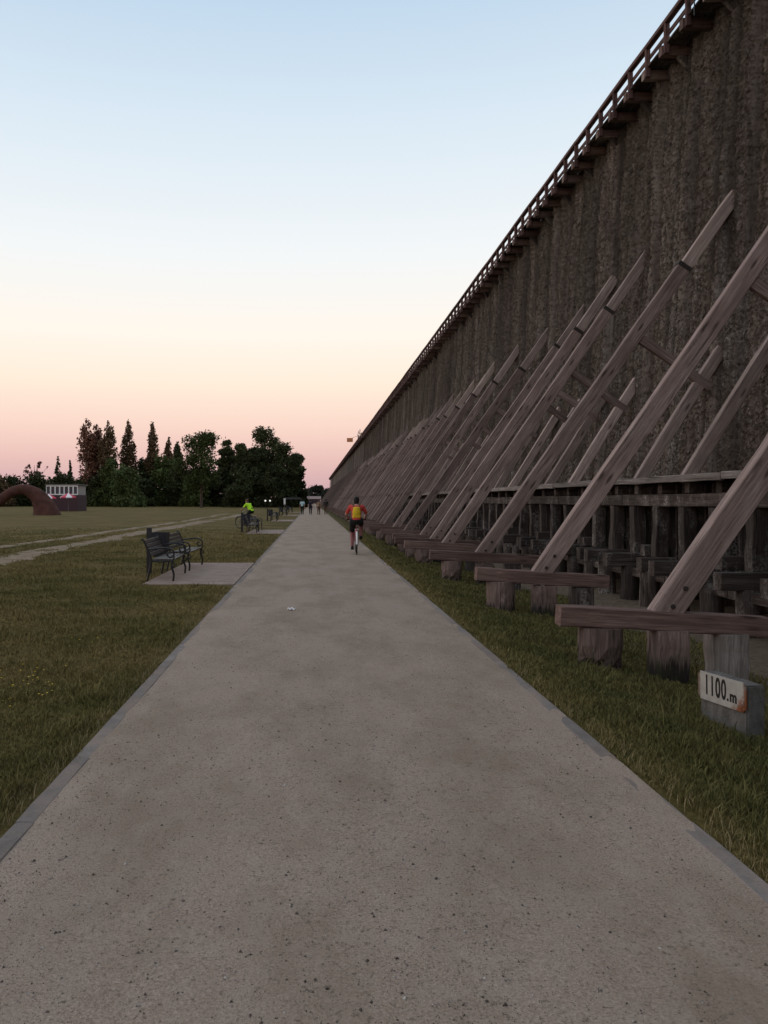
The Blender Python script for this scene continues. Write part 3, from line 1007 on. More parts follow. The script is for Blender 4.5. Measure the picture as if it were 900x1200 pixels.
# ------------------------------------------------------------------ benches and bins
def bench_meshes():
    L = 1.75
    side = MB()
    def sw(pts, r=.02, n=7): side.tube(pts, r, n)
    def cat(pts, steps=6):
        out = []
        P = [Vector(p) for p in pts]
        P = [P[0] * 2 - P[1]] + P + [P[-1] * 2 - P[-2]]
        for i in range(1, len(P) - 2):
            for s in range(steps):
                t_ = s / steps
                a, b, c, d = P[i - 1:i + 3]
                out.append(.5 * ((2 * b) + (c - a) * t_ + (2 * a - 5 * b + 4 * c - d) * t_ ** 2 + (3 * b - a - 3 * c + d) * t_ ** 3))
        out.append(P[-2])
        return out
    # x: toward the sitter's feet, z up; rear leg into back upright with a curl at the top
    sw(cat([(-.05, 0, 0), (-.01, 0, .2), (.02, 0, .42), (-.05, 0, .64), (-.12, 0, .80), (-.17, 0, .83)]), .021)
    # seat rail and front leg
    sw(cat([(.02, 0, .40), (.22, 0, .385), (.42, 0, .40), (.46, 0, .36)]), .02)
    sw(cat([(.44, 0, .40), (.43, 0, .28), (.47, 0, .14), (.46, 0, 0)]), .022)
    # armrest ending in a scroll
    sw(cat([(-.035, 0, .62), (.14, 0, .645), (.32, 0, .655), (.45, 0, .61), (.47, 0, .52), (.40, 0, .47), (.34, 0, .52), (.37, 0, .57), (.41, 0, .55)]), .017)
    sw(cat([(.44, 0, .41), (.48, 0, .47), (.46, 0, .53)]), .015)
    sw(cat([(.45, 0, .38), (.50, 0, .32), (.46, 0, .27), (.43, 0, .31)]), .013)
    slat = MB()
    s_m = beam_mesh(L, .075, .03, 'bench_slat', 0, 3, .001, .006)
    return side.mesh('side_frame', 'cast_iron', True), s_m, L
side_m, slat_m, BL = bench_meshes()

def bench(loc, rz, label, group):
    """local x = facing direction; local y = length"""
    b = thing('park_bench', label, 'bench', loc, rz, group)
    W = WM[b.name]
    for y in (0.0, BL):
        link('side_frame', side_m, None, b, W @ Matrix.Translation((0, y - BL / 2, 0)))
    Ry = Matrix.Rotation(math.pi / 2, 4, 'Z')
    for i in range(5):
        link('seat_slat', slat_m, None, b, W @ Matrix.Translation((.07 + i * .088, -BL / 2, .425 - .004 * abs(i - 2))) @ Ry)
    for i in range(4):
        z = .52 + i * .085
        link('back_slat', slat_m, None, b, W @ Matrix.Translation((.022 - (z - .46) * .42, -BL / 2, z)) @ Ry @ Matrix.Rotation(math.radians(68), 4, 'X'))
    return b

def litter_bin(loc, label):
    b = thing('litter_bin', label, 'litter bin', loc, 0, 'litter bins on the bench bays')
    W = WM[b.name]
    MB().box(-.25 - .05, -.25 + .05, -.05, .05, -.1, 1.0).build('post', 'cast_iron', b, W)
    m = MB()
    vs = []
    for z, w, d in ((.36, .14, .15), (.90, .18, .19)):
        vs += [(-w, -d, z), (w, -d, z), (w, d, z), (-w, d, z)]
    for z, w, d in ((.90, .165, .175), (.40, .13, .14)):
        vs += [(-w, -d, z), (w, -d, z), (w, d, z), (-w, d, z)]
    fs = [(3, 2, 1, 0), (12, 13, 14, 15)]
    for q in range(3):
        for e in range(4):
            fs.append((q * 4 + e, q * 4 + (e + 1) % 4, q * 4 + 4 + (e + 1) % 4, q * 4 + 4 + e))
    m.add(vs, fs)
    m.build('bucket', 'bin_metal', b, W)
    MB().box(-.21, -.15, -.04, .04, .45, .5).box(-.22, -.17, -.04, .04, .78, .83).build('bracket', 'cast_iron', b, W)
    return b

ordn = ['first', 'second', 'third', 'fourth', 'fifth']
for i, b in enumerate(BAYS):
    o = ordn[i]
    jig = random.uniform(-.03, .03)
    if i < 2:
        bench((-3.24, b + 1.45, .012), 0 + jig, 'black iron slatted bench on %s bench bay from the marker, marker side of bin' % o, 'benches along the path')
        bench((-3.24, b + 3.85, .012), 0 - jig, 'black iron slatted bench on %s bench bay from the marker, beyond its bin' % o, 'benches along the path')
    else:
        bench((-3.3, b + 1.4, .012), 0.02, 'small distant iron bench on %s bench bay from the marker, marker side of bin' % o, 'benches along the path')
        bench((-3.3, b + 3.8, .012), 0.0, 'small distant iron bench on %s bench bay from the marker, beyond its bin' % o, 'benches along the path')
    litter_bin((-3.40, b + 2.65, 0), 'dark post-mounted litter bin between the benches of the %s bench bay from the marker' % o)

# ------------------------------------------------------------------ people and bicycles
def solid(parts, name, mat, parent, M, voxel):
    """union of tapered limbs and ellipsoids -> one continuous skin"""
    m = MB()
    for p in parts:
        if p[0] == 'c':
            _, a, r0, b, r1 = p
            m.cone(a, r0, b, r1, 12)
            m.ellipsoid(a, (r0,) * 3, 12, 8); m.ellipsoid(b, (r1,) * 3, 12, 8)
        else:
            m.ellipsoid(p[1], p[2], 14, 10, p[3] if len(p) > 3 else None)
    me = m.mesh(name + '_src', mat)
    ob = bpy.data.objects.new(name + '_src', me)
    C.objects.link(ob)
    rm = ob.modifiers.new('r', 'REMESH'); rm.mode = 'VOXEL'; rm.voxel_size = voxel; rm.use_smooth_shade = True
    sm = ob.modifiers.new('s', 'SMOOTH'); sm.iterations = 3; sm.factor = .5
    dg = bpy.context.evaluated_depsgraph_get(); dg.update()
    res = bpy.data.meshes.new_from_object(ob.evaluated_get(dg))
    bpy.data.objects.remove(ob, do_unlink=True)
    bpy.data.meshes.remove(me)
    res.name = name
    if not res.materials: res.materials.append(MATS[mat])
    return link(name, res, None, parent, M)

def V(*a): return Vector(a)

def head_parts(c, f):
    """c head centre, f unit vector the face looks to"""
    f = f.normalized(); s = f.cross(V(0, 0, 1)).normalized()
    R = Matrix((s, f, s.cross(f))).transposed()
    g = lambda x, y, z: c + R @ V(x, y, z)
    P = [('e', g(0, -.012, .02), (.077, .095, .10), R), ('e', g(0, .022, -.055), (.058, .068, .075), R),
         ('c', g(0, .085, .01), .010, g(0, .105, -.022), .015),                 # nose
         ('e', g(.078, -.005, -.01), (.012, .02, .032), R), ('e', g(-.078, -.005, -.01), (.012, .02, .032), R),
         ('e', g(.032, .078, .025), (.014, .008, .010), R), ('e', g(-.032, .078, .025), (.014, .008, .010), R),
         ('e', g(0, .078, -.060), (.024, .010, .008), R)]
    hair = [('e', g(0, -.02, .034), (.087, .10, .102), R), ('e', g(0, -.05, -.03), (.082, .07, .10), R)]
    return P, hair

def hand_parts(w, d, palm_n, curl=.6):
    """palm and five fingers; w wrist, d pointing direction, palm_n palm normal"""
    d = d.normalized(); n = (palm_n - d * palm_n.dot(d)).normalized(); s = d.cross(n).normalized()
    P = [('c', w, .027, w + d * .06, .030), ('c', w + d * .03 + s * .02, .022, w + d * .085 + s * .028, .018),
         ('c', w + d * .03 - s * .02, .022, w + d * .085 - s * .028, .018)]
    for i, (o, l) in enumerate(((-.032, .068), (-.011, .078), (.011, .072), (.032, .056))):
        a = w + d * .085 + s * o
        b = a + (d * math.cos(curl) + n * math.sin(curl)) * l * .55
        c = b + (d * math.cos(curl * 2.2) + n * math.sin(curl * 2.2)) * l * .5
        P += [('c', a, .0095, b, .009), ('c', b, .009, c, .0075)]
    a = w + d * .025 - s * .035
    b = a + (d * .6 - s * .6 + n * .4).normalized() * .04
    P += [('c', a, .012, b, .010), ('c', b, .010, b + (d * .8 + n * .6).normalized() * .03, .008)]
    return P

def figure(root, J, mats, voxel, M, fingers=True, long_sleeve=False, shorts=True, face=None):
    """J: joints dict. body one mesh; clothes its children"""
    f = face or V(0, 1, 0)
    hp, hair = head_parts(J['head'], f)
    B = hp + [('c', J['neck'], .052, J['head'] - V(0, 0, .05), .05)]
    B += [('c', J['pelvis'], .125, J['chest'], .125), ('c', J['chest'], .115, J['neck'], .06)]
    for s in ('L', 'R'):
        B += [('c', J['sho' + s], .055, J['elb' + s], .042), ('c', J['elb' + s], .040, J['wri' + s], .027),
              ('c', J['chest'] + (J['sho' + s] - J['chest']) * .4, .09, J['sho' + s], .058),
              ('c', J['hip' + s], .092, J['kne' + s], .058), ('c', J['kne' + s], .056, J['kne' + s] * .6 + J['ank' + s] * .4, .054),
              ('c', J['kne' + s] * .6 + J['ank' + s] * .4, .054, J['ank' + s], .036), ('c', J['pelvis'], .11, J['hip' + s], .095),
              ('c', J['ank' + s] - V(0, .02, .02), .034, J['toe' + s], .028)]
        B += hand_parts(J['wri' + s], J['wri' + s] - J['elb' + s] if 'hand' not in J else J['hand'], J.get('palm', V(0, 0, -1)))
    body = solid(B, 'body', 'skin', root, M, voxel)
    g = 1.0
    top = [('c', J['pelvis'] + V(0, 0, .02), .145, J['chest'], .15), ('c', J['chest'], .14, J['neck'] - V(0, 0, .04), .075)]
    for s in ('L', 'R'):
        top += [('c', J['chest'] + (J['sho' + s] - J['chest']) * .4, .115, J['sho' + s] * .92 + J['neck'] * .08, .066)]
        e = J['elb' + s] if not long_sleeve else J['wri' + s]
        if long_sleeve:
            top += [('c', J['sho' + s], .072, J['elb' + s], .056), ('c', J['elb' + s], .055, J['wri' + s], .04)]
        else:
            top += [('c', J['sho' + s], .064, J['sho' + s] * .25 + J['elb' + s] * .75, .056)]
    solid(top, 'shirt', mats['shirt'], body, M, voxel)
    bot = [('c', J['pelvis'] - V(0, 0, .02), .142, J['pelvis'] + V(0, .03, .08), .14)]
    for s in ('L', 'R'):
        bot += [('c', J['pelvis'], .13, J['hip' + s], .115)]
        if shorts: bot += [('c', J['hip' + s], .115, J['hip' + s] * .25 + J['kne' + s] * .75, .088)]
        else: bot += [('c', J['hip' + s], .11, J['kne' + s], .075), ('c', J['kne' + s], .074, J['ank' + s] + V(0, 0, .03), .058)]
    solid(bot, 'shorts' if shorts else 'trousers', mats['bottom'], body, M, voxel)
    if mats.get('leggings'):
        lg = []
        for s in ('L', 'R'):
            lg += [('c', J['hip' + s] * .3 + J['kne' + s] * .7, .075, J['kne' + s], .064), ('c', J['kne' + s], .064, J['ank' + s] + V(0, 0, .04), .046)]
        solid(lg, 'leggings', mats['leggings'], body, M, voxel)
    for s in ('L', 'R'):
        sh = [('c', J['ank' + s] - V(0, .035, .03), .044, J['toe' + s], .036), ('c', J['ank' + s] - V(0, .01, .0), .043, J['ank' + s] - V(0, .02, .04), .046)]
        solid(sh, 'shoe', mats.get('shoe', 'cloth_black'), body, M, voxel)
    if not mats.get('bald'):
        h = hair + ([('e', J['head'] + V(0, -.10, .07), (.045, .04, .045))] if mats.get('bun') else [])
        solid(h, 'hair', mats['hair'], body, M, voxel * .8)
    return body

def bicycle(root, W, mat, crank):
    R = .335
    hubs = {'rear': V(0, 0, .345), 'front': V(0, 1.06, .345)}
    for nm, h in hubs.items():
        cir = lambda r, n=32: [h + V(0, r * math.cos(2 * math.pi * a / n), r * math.sin(2 * math.pi * a / n)) for a in range(n)]
        wh = MB().tube(cir(R - .02), .011, 6, True).build('wheel_rim', 'chrome' if mat == 'bike_red' else 'grey_metal', root, W)
        MB().tube(cir(R - .002), .021, 8, True).build('tyre', 'rubber', wh, W)
        m = MB()
        for a in range(18):
            th = 2 * math.pi * a / 18
            m.tube([h + V(.025 * (-1) ** a, 0, 0), h + V(0, (R - .025) * math.cos(th), (R - .025) * math.sin(th))], .0022, 4)
        m.tube([h - V(.05, 0, 0), h + V(.05, 0, 0)], .022, 8)
        m.build('spokes', 'chrome' if mat == 'bike_red' else 'grey_metal', wh, W)
        a0, a1 = (20, 185) if nm == 'rear' else (20, 150)
        m = MB()
        arc = [h + V(0, (R + .035) * math.cos(math.radians(a)), (R + .035) * math.sin(math.radians(a))) for a in np.linspace(a0, a1, 14)]
        arcL = [p - V(.028, 0, 0) for p in arc]; arcR = [p + V(.028, 0, 0) for p in arc]
        vs = []
        for l, c, r_ in zip(arcL, arc, arcR):
            o = (c - h).normalized()
            vs += [l, c + o * .012, r_, r_ + o * .005, c + o * .017, l + o * .005]
        fs = []
        for i in range(13):
            for q in range(6):
                fs.append((i * 6 + q, i * 6 + (q + 1) % 6, i * 6 + 6 + (q + 1) % 6, i * 6 + 6 + q))
        m.add(vs, fs).build('mudguard', 'bike_white' if nm == 'rear' and mat == 'bike_red' else mat, root, W)
    bb, st, hd, hl = V(0, .44, .29), V(0, .20, .80), V(0, .80, .88), V(0, .84, .72)
    m = MB()
    for a, b, r in ((bb, st, .017), (st, hd - V(0, 0, .04), .017), (bb, hl, .02), (hd + V(0, -.01, .04), hl + V(0, .01, -.03), .022)):
        m.tube([a, b], r, 8)
    for s in (-.05, .05):
        m.tube([bb, hubs['rear'] + V(s, 0, 0)], .011, 6)
        m.tube([st, hubs['rear'] + V(s, 0, 0)], .010, 6)
        m.tube([hl, hl + V(s, .03, -.08), hubs['front'] + V(s, 0, 0)], .012, 6)
    m.build('frame', mat, root, W)
    MB().tube([st, V(0, .165, .92)], .014, 8).build('seat_post', 'chrome', root, W)
    m = MB()
    m.ellipsoid((0, .12, .935), (.085, .10, .03)); m.ellipsoid((0, .24, .94), (.03, .12, .022))
    m.build('saddle', 'rubber', root, W, smooth=True)
    m = MB(); m.tube([hd, hd + V(0, -.02, .12)], .014, 8)
    m.tube([V(-.30, .70, 1.02), V(-.18, .74, 1.03), V(0, .80, 1.0), V(.18, .74, 1.03), V(.30, .70, 1.02)], .012, 8)
    m.build('handlebar', 'chrome', root, W)
    for s in (-1, 1):
        MB().tube([V(.30 * s, .70, 1.02), V(.19 * s, .735, 1.03)], .017, 8).build('grip', 'rubber', root, W)
    for s in (-1, 1):
        p = bb + V(.07 * s, .17 * math.cos(crank) * s, .17 * math.sin(crank) * s)
        cm = MB().tube([bb + V(.06 * s, 0, 0), p], .010, 6).build('crank', 'chrome', root, W)
        MB().box(p.x + (0 if s > 0 else -.10), p.x + (.10 if s > 0 else 0), p.y - .04, p.y + .04, p.z - .012, p.z + .012).build('pedal', 'rubber', cm, W)
    m = MB()
    for x in (-.05, 0, .05): m.tube([(x, -.22, .745), (x, .18, .745)], .007, 6)
    for s in (-.055, .055): m.tube([(s, -.05, .745), (s, 0, .36)], .006, 6)
    for y in (-.2, 0, .17): m.tube([(-.055, y, .745), (.055, y, .745)], .006, 6)
    m.build('luggage_rack', 'chrome', root, W)
    MB().box(-.03, .03, -.235, -.222, .70, .74).build('rear_light', 'bike_red', root, W)
    m = MB(); n = 20
    m.tube([bb + V(.055, .09 * math.cos(2 * math.pi * a / n), .09 * math.sin(2 * math.pi * a / n)) for a in range(n)], .006, 5, True)
    m.build('chainring', 'chrome', root, W)

def rider_joints(lean=0.0):
    J = dict(pelvis=V(0, .13, 1.03), chest=V(0, .25 + lean, 1.30), neck=V(0, .33 + lean * 1.4, 1.47), head=V(0, .38 + lean * 1.6, 1.595),
             shoL=V(-.18, .30 + lean * 1.2, 1.41), shoR=V(.18, .30 + lean * 1.2, 1.41), elbL=V(-.31, .43 + lean, 1.19), elbR=V(.31, .43 + lean, 1.19),
             wriL=V(-.265, .645, 1.075), wriR=V(.265, .645, 1.075),
             hipL=V(-.10, .16, .98), hipR=V(.10, .16, .98), kneL=V(-.13, .50, .63), ankL=V(-.125, .40, .20), toeL=V(-.13, .54, .155),
             kneR=V(.15, .58, .86), ankR=V(.135, .42, .50), toeR=V(.17, .55, .475))
    J['hand'] = V(0, .9, -.25); J['palm'] = V(0, 0, -1)
    return J
CR = math.radians(75)
# rider with the yellow backpack
W = Matrix.Translation((1.32, 23.9, .012)) @ Matrix.Rotation(math.radians(-2), 4, 'Z')
bk = thing('bicycle', 'red bicycle with white rear mudguard ridden by person in red shirt', 'bicycle', (1.32, 23.9, .012), math.radians(-2), 'bicycles')
bicycle(bk, W, 'bike_red', CR)
pr = thing('person', 'cyclist in red shirt and dark shorts riding away along the gravel path', 'person', (1.32, 23.9, .012), math.radians(-2), 'people')
J = rider_joints()
figure(pr, J, dict(shirt='shirt_red', bottom='cloth_black', hair='hair_black', leggings='leggings', bun=False), .013, W)
bp = thing('backpack', 'small yellow backpack worn by the cyclist in the red shirt', 'backpack', W @ V(0, .1, 1.2), math.radians(-2))
solid([('e', V(0, .06, 1.24), (.125, .085, .175)), ('c', V(-.07, .05, 1.12), .06, V(.07, .05, 1.12), .06), ('c', V(-.06, .08, 1.36), .05, V(.06, .08, 1.36), .05)],
      'bag', 'backpack_yellow', bp, W, .012)
for s in (-1, 1):
    MB().tube([V(.08 * s, .13, 1.40), V(.11 * s, .27, 1.50), V(.12 * s, .42, 1.36), V(.13 * s, .38, 1.15), V(.10 * s, .14, 1.10)], .013, 6).build('shoulder_strap', 'backpack_strap', bp, W)

# rider in the high-visibility shirt, crossing behind the second bench bay
W2 = Matrix.Translation((-3.42, 46.4, 0)) @ Matrix.Rotation(math.radians(52), 4, 'Z')
bk2 = thing('bicycle', 'dark bicycle ridden by person in fluorescent yellow shirt behind the benches', 'bicycle', (-3.42, 46.4, 0), math.radians(52), 'bicycles')
bicycle(bk2, W2, 'bike_blue', CR)
pr2 = thing('person', 'cyclist in fluorescent yellow-green shirt crossing the lawn behind benches', 'person', (-3.42, 46.4, 0), math.radians(52), 'people')
figure(pr2, rider_joints(.07), dict(shirt='shirt_hivis', bottom='cloth_black', hair='hair_brown'), .018, W2)

def walker(loc, rz, label, mats, step=1, h=1.75, shorts=False, long_sleeve=False):
    s = h / 1.75
    J = dict(pelvis=V(0, 0, .97), chest=V(0, .02, 1.28), neck=V(0, .03, 1.47), head=V(0, .05, 1.615),
             shoL=V(-.19, .02, 1.42), shoR=V(.19, .02, 1.42), elbL=V(-.25, .08 * step, 1.14), elbR=V(.25, -.10 * step, 1.14),
             wriL=V(-.25, .2 * step, .92), wriR=V(.25, -.06 * step, .90),
             hipL=V(-.095, 0, .92), hipR=V(.095, 0, .92), kneL=V(-.10, -.06 * step, .50), kneR=V(.10, .16 * step, .51),
             ankL=V(-.10, -.26 * step, .12 if step > 0 else .09), ankR=V(.10, .20 * step, .09 if step > 0 else .12),
             toeL=V(-.11, -.26 * step + .14, .04), toeR=V(.11, .20 * step + .15, .04))
    for k_ in J: J[k_] = J[k_] * s
    J['palm'] = V(0, 1, 0)
    p = thing('person', label, 'person', loc, rz, 'people')
    figure(p, J, mats, .022, Matrix.Translation(loc) @ Matrix.Rotation(rz, 4, 'Z'), shorts=shorts, long_sleeve=long_sleeve)
walker((-1.15, 92, .012), 0.05, 'walker in pale blue shirt and dark trousers on the path edge by lawn', dict(shirt='shirt_pale_blue', bottom='cloth_black', hair='hair_black'), 1, 1.78)
walker((-.2, 93, .012), -.05, 'walker in dark navy clothes on the path beside the pale blue shirt', dict(shirt='shirt_dark', bottom='cloth_black', hair='hair_black'), -1, 1.80)
walker((.73, 91, .012), 0.0, 'walker in tan top and brown trousers on the path', dict(shirt='shirt_tan', bottom='cloth_brown', hair='hair_brown'), 1, 1.72)
walker((1.55, 92, .012), 0.0, 'walker in charcoal clothes on the path edge by the tower', dict(shirt='shirt_charcoal', bottom='cloth_brown', hair='hair_black'), -1, 1.82, long_sleeve=True)

# ------------------------------------------------------------------ things across the lawn
# rust-brown arch
DA = 91.0
ar = thing('arch_sculpture', 'rust brown arch sculpture with flared foot standing on the lawn', 'sculpture', (px(52, DA), DA, 0))
ctrl = [(55, 604, 17.5, 6), (53, 597, 14.5, 6.5), (49, 588, 11.5, 7), (43, 580, 9.5, 7.5), (34, 574.5, 7.2, 7), (24, 572.5, 6.2, 6.5), (12, 577, 6.0, 6), (2, 585, 6.0, 6), (-8, 592, 6.6, 6), (-20, 604, 8, 6)]
vs, fs = [], []
n = 14
P2 = [V(px(c[0], DA), DA, max(-.1, pz(c[1], DA))) for c in ctrl]
for i, p in enumerate(P2):
    d = (P2[min(i + 1, len(P2) - 1)] - P2[max(i - 1, 0)]).normalized()
    if i == 0: d = V(0, 0, 1)
    if i == len(P2) - 1: d = V(0, 0, -1)
    nr = V(d.z, 0, -d.x)
    hw = ctrl[i][2] * DA / FPX
    for a in range(n):
        th = 2 * math.pi * a / n
        vs.append(p + nr * (hw * math.cos(th)) + V(0, 1, 0) * (max(.55, hw * .8) * math.sin(th)))
for i in range(len(P2) - 1):
    for a in range(n):
        fs.append((i * n + a, i * n + (a + 1) % n, (i + 1) * n + (a + 1) % n, (i + 1) * n + a))
m = MB().add(vs, fs)
arch = m.build('arch_body', 'corten', ar, smooth=True)
arch.modifiers.new('sub', 'SUBSURF').levels = 1
arch.modifiers['sub'].render_levels = 2

# garden pavilion with white framed upper windows
DP = 125.0
pv = thing('pavilion', 'garden cafe pavilion with white framed upper windows beyond the lawn', 'building', (px(72, DP), DP, 0))
x0, x1 = px(54, DP), px(91, DP)
zb, zt = pz(580, DP), pz(568.5, DP)
MB().box(x0, x1, DP, DP + 5, -.1, zb).build('wall', 'dark_wall', pv)
MB().box(x0 + .1, x1 - .1, DP + .15, DP + 4.8, zb, zt).build('upper_wall', 'house_wall', pv)
MB().box(x0 - .15, x1 + .15, DP - .15, DP + 5.1, zt, zt + .15).build('roof', 'grey_metal', pv)
nw = 7
for i in range(nw):
    a = x0 + (x1 - x0) * i / nw; b = x0 + (x1 - x0) * (i + 1) / nw
    w = MB().box(a, a + .09, DP - .02, DP + .12, zb, zt).box(b - .09, b - .003, DP - .02, DP + .12, zb, zt).box(a + .09, b - .09, DP - .02, DP + .12, zb, zb + .16).box(a + .09, b - .09, DP - .02, DP + .12, zt - .22, zt).build('window', 'white_paint', pv)
    MB().box(a + .09, b - .09, DP + .05, DP + .09, zb + .16, zt - .22).build('pane', 'window_glass', w)
for i, (cx, y, r_, lab) in enumerate(((57, 578.5, 1.15, 'red and white parasol beside the arch sculpture'), (80, 577.5, 1.2, 'red and white parasol before the middle of the pavilion'))):
    Dq = 119 - i
    X = px(cx, Dq); top = pz(y, Dq)
    pa = thing('parasol', lab, 'parasol', (X, Dq, 0), 0, 'parasols at the pavilion')
    MB().tube([(X, Dq, -.1), (X, Dq, top)], .035, 6).build('pole', 'grey_metal', pa)
    for s in range(8):
        a, b = 2 * math.pi * s / 8, 2 * math.pi * (s + 1) / 8
        A = V(X + r_ * math.cos(a), Dq + r_ * math.sin(a), top - .62); B2 = V(X + r_ * math.cos(b), Dq + r_ * math.sin(b), top - .62)
        T = V(X, Dq, top)
        dn = V(0, 0, -.14)
        m = MB().add([T, A, B2, A + dn, B2 + dn], [(0, 1, 2), (1, 3, 4, 2)])
        m.build('canopy_panel', 'parasol_red' if s % 2 else 'parasol_white', pa)

# small park lamps, sign and a lamp mast far down the path
for i, (x, lab) in enumerate(((311, 'low globe lamp beyond the lawn, farther from the path'), (316.5, 'low globe lamp beyond the lawn, nearer the path'))):
    Dl = 150
    X = px(x, Dl)
    la = thing('park_lamp', lab, 'lamp', (X, Dl, 0), 0, 'globe lamps')
    MB().tube([(X, Dl, -.1), (X, Dl, 1.5)], .04, 6).build('post', 'cast_iron', la)
    MB().ellipsoid((X, Dl, 1.63), (.16, .16, .16)).build('globe', 'lamp_globe', la, smooth=True)
X = px(333.5, 140)
sg = thing('sign_board', 'narrow white upright sign board on a post at the edge of the lawn', 'sign', (X, 140, 0))
MB().tube([(X, 140.06, -.1), (X, 140.06, 2.0)], .04, 6).build('post', 'grey_metal', sg)
MB().box(X - .16, X + .16, 139.98, 140.02, 1.0, 2.05).build('board', 'white_paint', sg)
X = px(362, 250)
lm = thing('lamp_mast', 'tall thin grey lamp mast beside the far end of the path', 'lamp', (X, 250, 0))
MB().tube([(X, 250, -.1), (X, 250, 3.2), (X, 250, 6.2)], [.09, .07, .05], 8).build('mast', 'grey_metal', lm)
MB().tube([(X, 250, 6.2), (X + .3, 250, 6.35), (X + .8, 250, 6.4)], .035, 6).build('arm', 'grey_metal', lm)
MB().box(X + .75, X + 1.25, 249.88, 250.12, 6.33, 6.45).build('lamp_head', 'grey_metal', lm)
# low building at the far end
fbld = thing('shelter', 'low shelter with pale roof closing the far end of the path', 'building', (0.5, 475, 0))
MB().box(-2.6, 4.6, 475, 481, -.1, 2.8).build('wall', 'dark_wall', fbld)
MB().add([(-3.2, 474, 2.7), (5.2, 474, 2.7), (5.2, 482, 2.7), (-3.2, 482, 2.7), (-3.2, 478, 4.4), (5.2, 478, 4.4)],
         [(0, 1, 5, 4), (2, 3, 4, 5), (0, 4, 3), (1, 2, 5), (0, 3, 2, 1)]).build('roof', 'roof_far', fbld)
m = MB().box(-2, -1, 474.95, 475.01, 0, 2.1); m.build('door', 'grey_metal', fbld)
for i in range(3):
    MB().box(0 + i * 1.5, .9 + i * 1.5, 474.95, 475.01, 1, 2.1).build('window', 'window_glass', fbld)
# hut roof behind the benches
X = px(343, 160)
ht = thing('garden_shelter', 'low dark open shelter at the foot of the big trees', 'shelter', (X, 160, 0))
for a, b in ((-1.6, 159), (1.6, 159), (-1.6, 162), (1.6, 162)):
    MB().box(X + a - .06, X + a + .06, b - .06, b + .06, -.1, 1.95).build('post', 'bark', ht)
MB().add([(X - 2, 158.5, 1.9), (X + 2, 158.5, 1.9), (X + 2, 162.5, 1.9), (X - 2, 162.5, 1.9), (X - 1.3, 160.5, 2.3), (X + 1.3, 160.5, 2.3)],
         [(0, 1, 5, 4), (2, 3, 4, 5), (0, 4, 3), (1, 2, 5), (0, 3, 2, 1)]).build('roof', 'soffit', ht)

# scrap of paper on the path
bmx = bmesh.new()
bmesh.ops.create_grid(bmx, x_segments=5, y_segments=4, size=.5)
for v in bmx.verts:
    v.co = Vector((v.co.x * .085, v.co.y * .10, .02 + .018 * math.sin(v.co.x * 9) * math.cos(v.co.y * 7) + .012 * random.random()))
me = bpy.data.meshes.new('paper_scrap'); bmx.to_mesh(me); bmx.free()
o = link('paper_scrap', me, 'paper', None, Matrix.Translation((-.31, 11.7, .006)) @ Matrix.Rotation(.5, 4, 'Z'))
tag(o, 'crumpled scrap of white paper lying on the gravel path', 'paper')
o.modifiers.new('thickness', 'SOLIDIFY').thickness = .002

# ------------------------------------------------------------------ trees
def leaves(clumps, n, size, seed, flat=0.0):
    """leaf faces spread through ellipsoid clumps [(c, r)]"""
    r = np.random.default_rng(seed)
    vol = np.array([c[1][0] * c[1][1] * c[1][2] for c in clumps]) ** .75
    pick = r.choice(len(clumps), n, p=vol / vol.sum())
    ce = np.array([tuple(c[0]) for c in clumps])[pick]; ra = np.array([tuple(c[1]) for c in clumps])[pick]
    d = r.normal(size=(n, 3)); d /= np.linalg.norm(d, axis=1)[:, None]
    rad = r.uniform(.25, 1.0, n) ** .5 * (1 + .18 * r.normal(size=n))
    p = ce + d * ra * rad[:, None]
    p[:, 2] = np.maximum(p[:, 2], .15)
    a = r.normal(size=(n, 3)); a /= np.linalg.norm(a, axis=1)[:, None]
    b = np.cross(a, r.normal(size=(n, 3))); b /= np.linalg.norm(b, axis=1)[:, None] + 1e-6
    s = size * r.uniform(.5, 1.3, n)[:, None]
    Vv = np.stack([p - a * s, p + b * s * .55, p + a * s, p - b * s * .55], 1).reshape(-1, 3)
    k_ = np.arange(n) * 4
    return Vv, np.stack([k_, k_ + 1, k_ + 2, k_ + 3], 1)

def trunk_mb(X, Y, h, r0, limbs, seed):
    r = random.Random(seed)
    m = MB()
    lean = r.uniform(-.03, .03) * h
    m.tube([(X, Y, -.3), (X + lean * .3, Y, h * .35), (X + lean, Y, h * .7), (X + lean, Y, h)], [r0 * 1.25, r0, r0 * .6, r0 * .15], 8)
    for (ex_, ey_, ez_, z0) in limbs:
        s = V(X + lean * z0 / h, Y, z0)
        e = V(X + ex_, Y + ey_, ez_)
        mid_ = s * .45 + e * .55 + V(0, 0, (ez_ - z0) * .12)
        m.tube([s, mid_, e], [r0 * .45, r0 * .28, r0 * .08], 6)
    return m

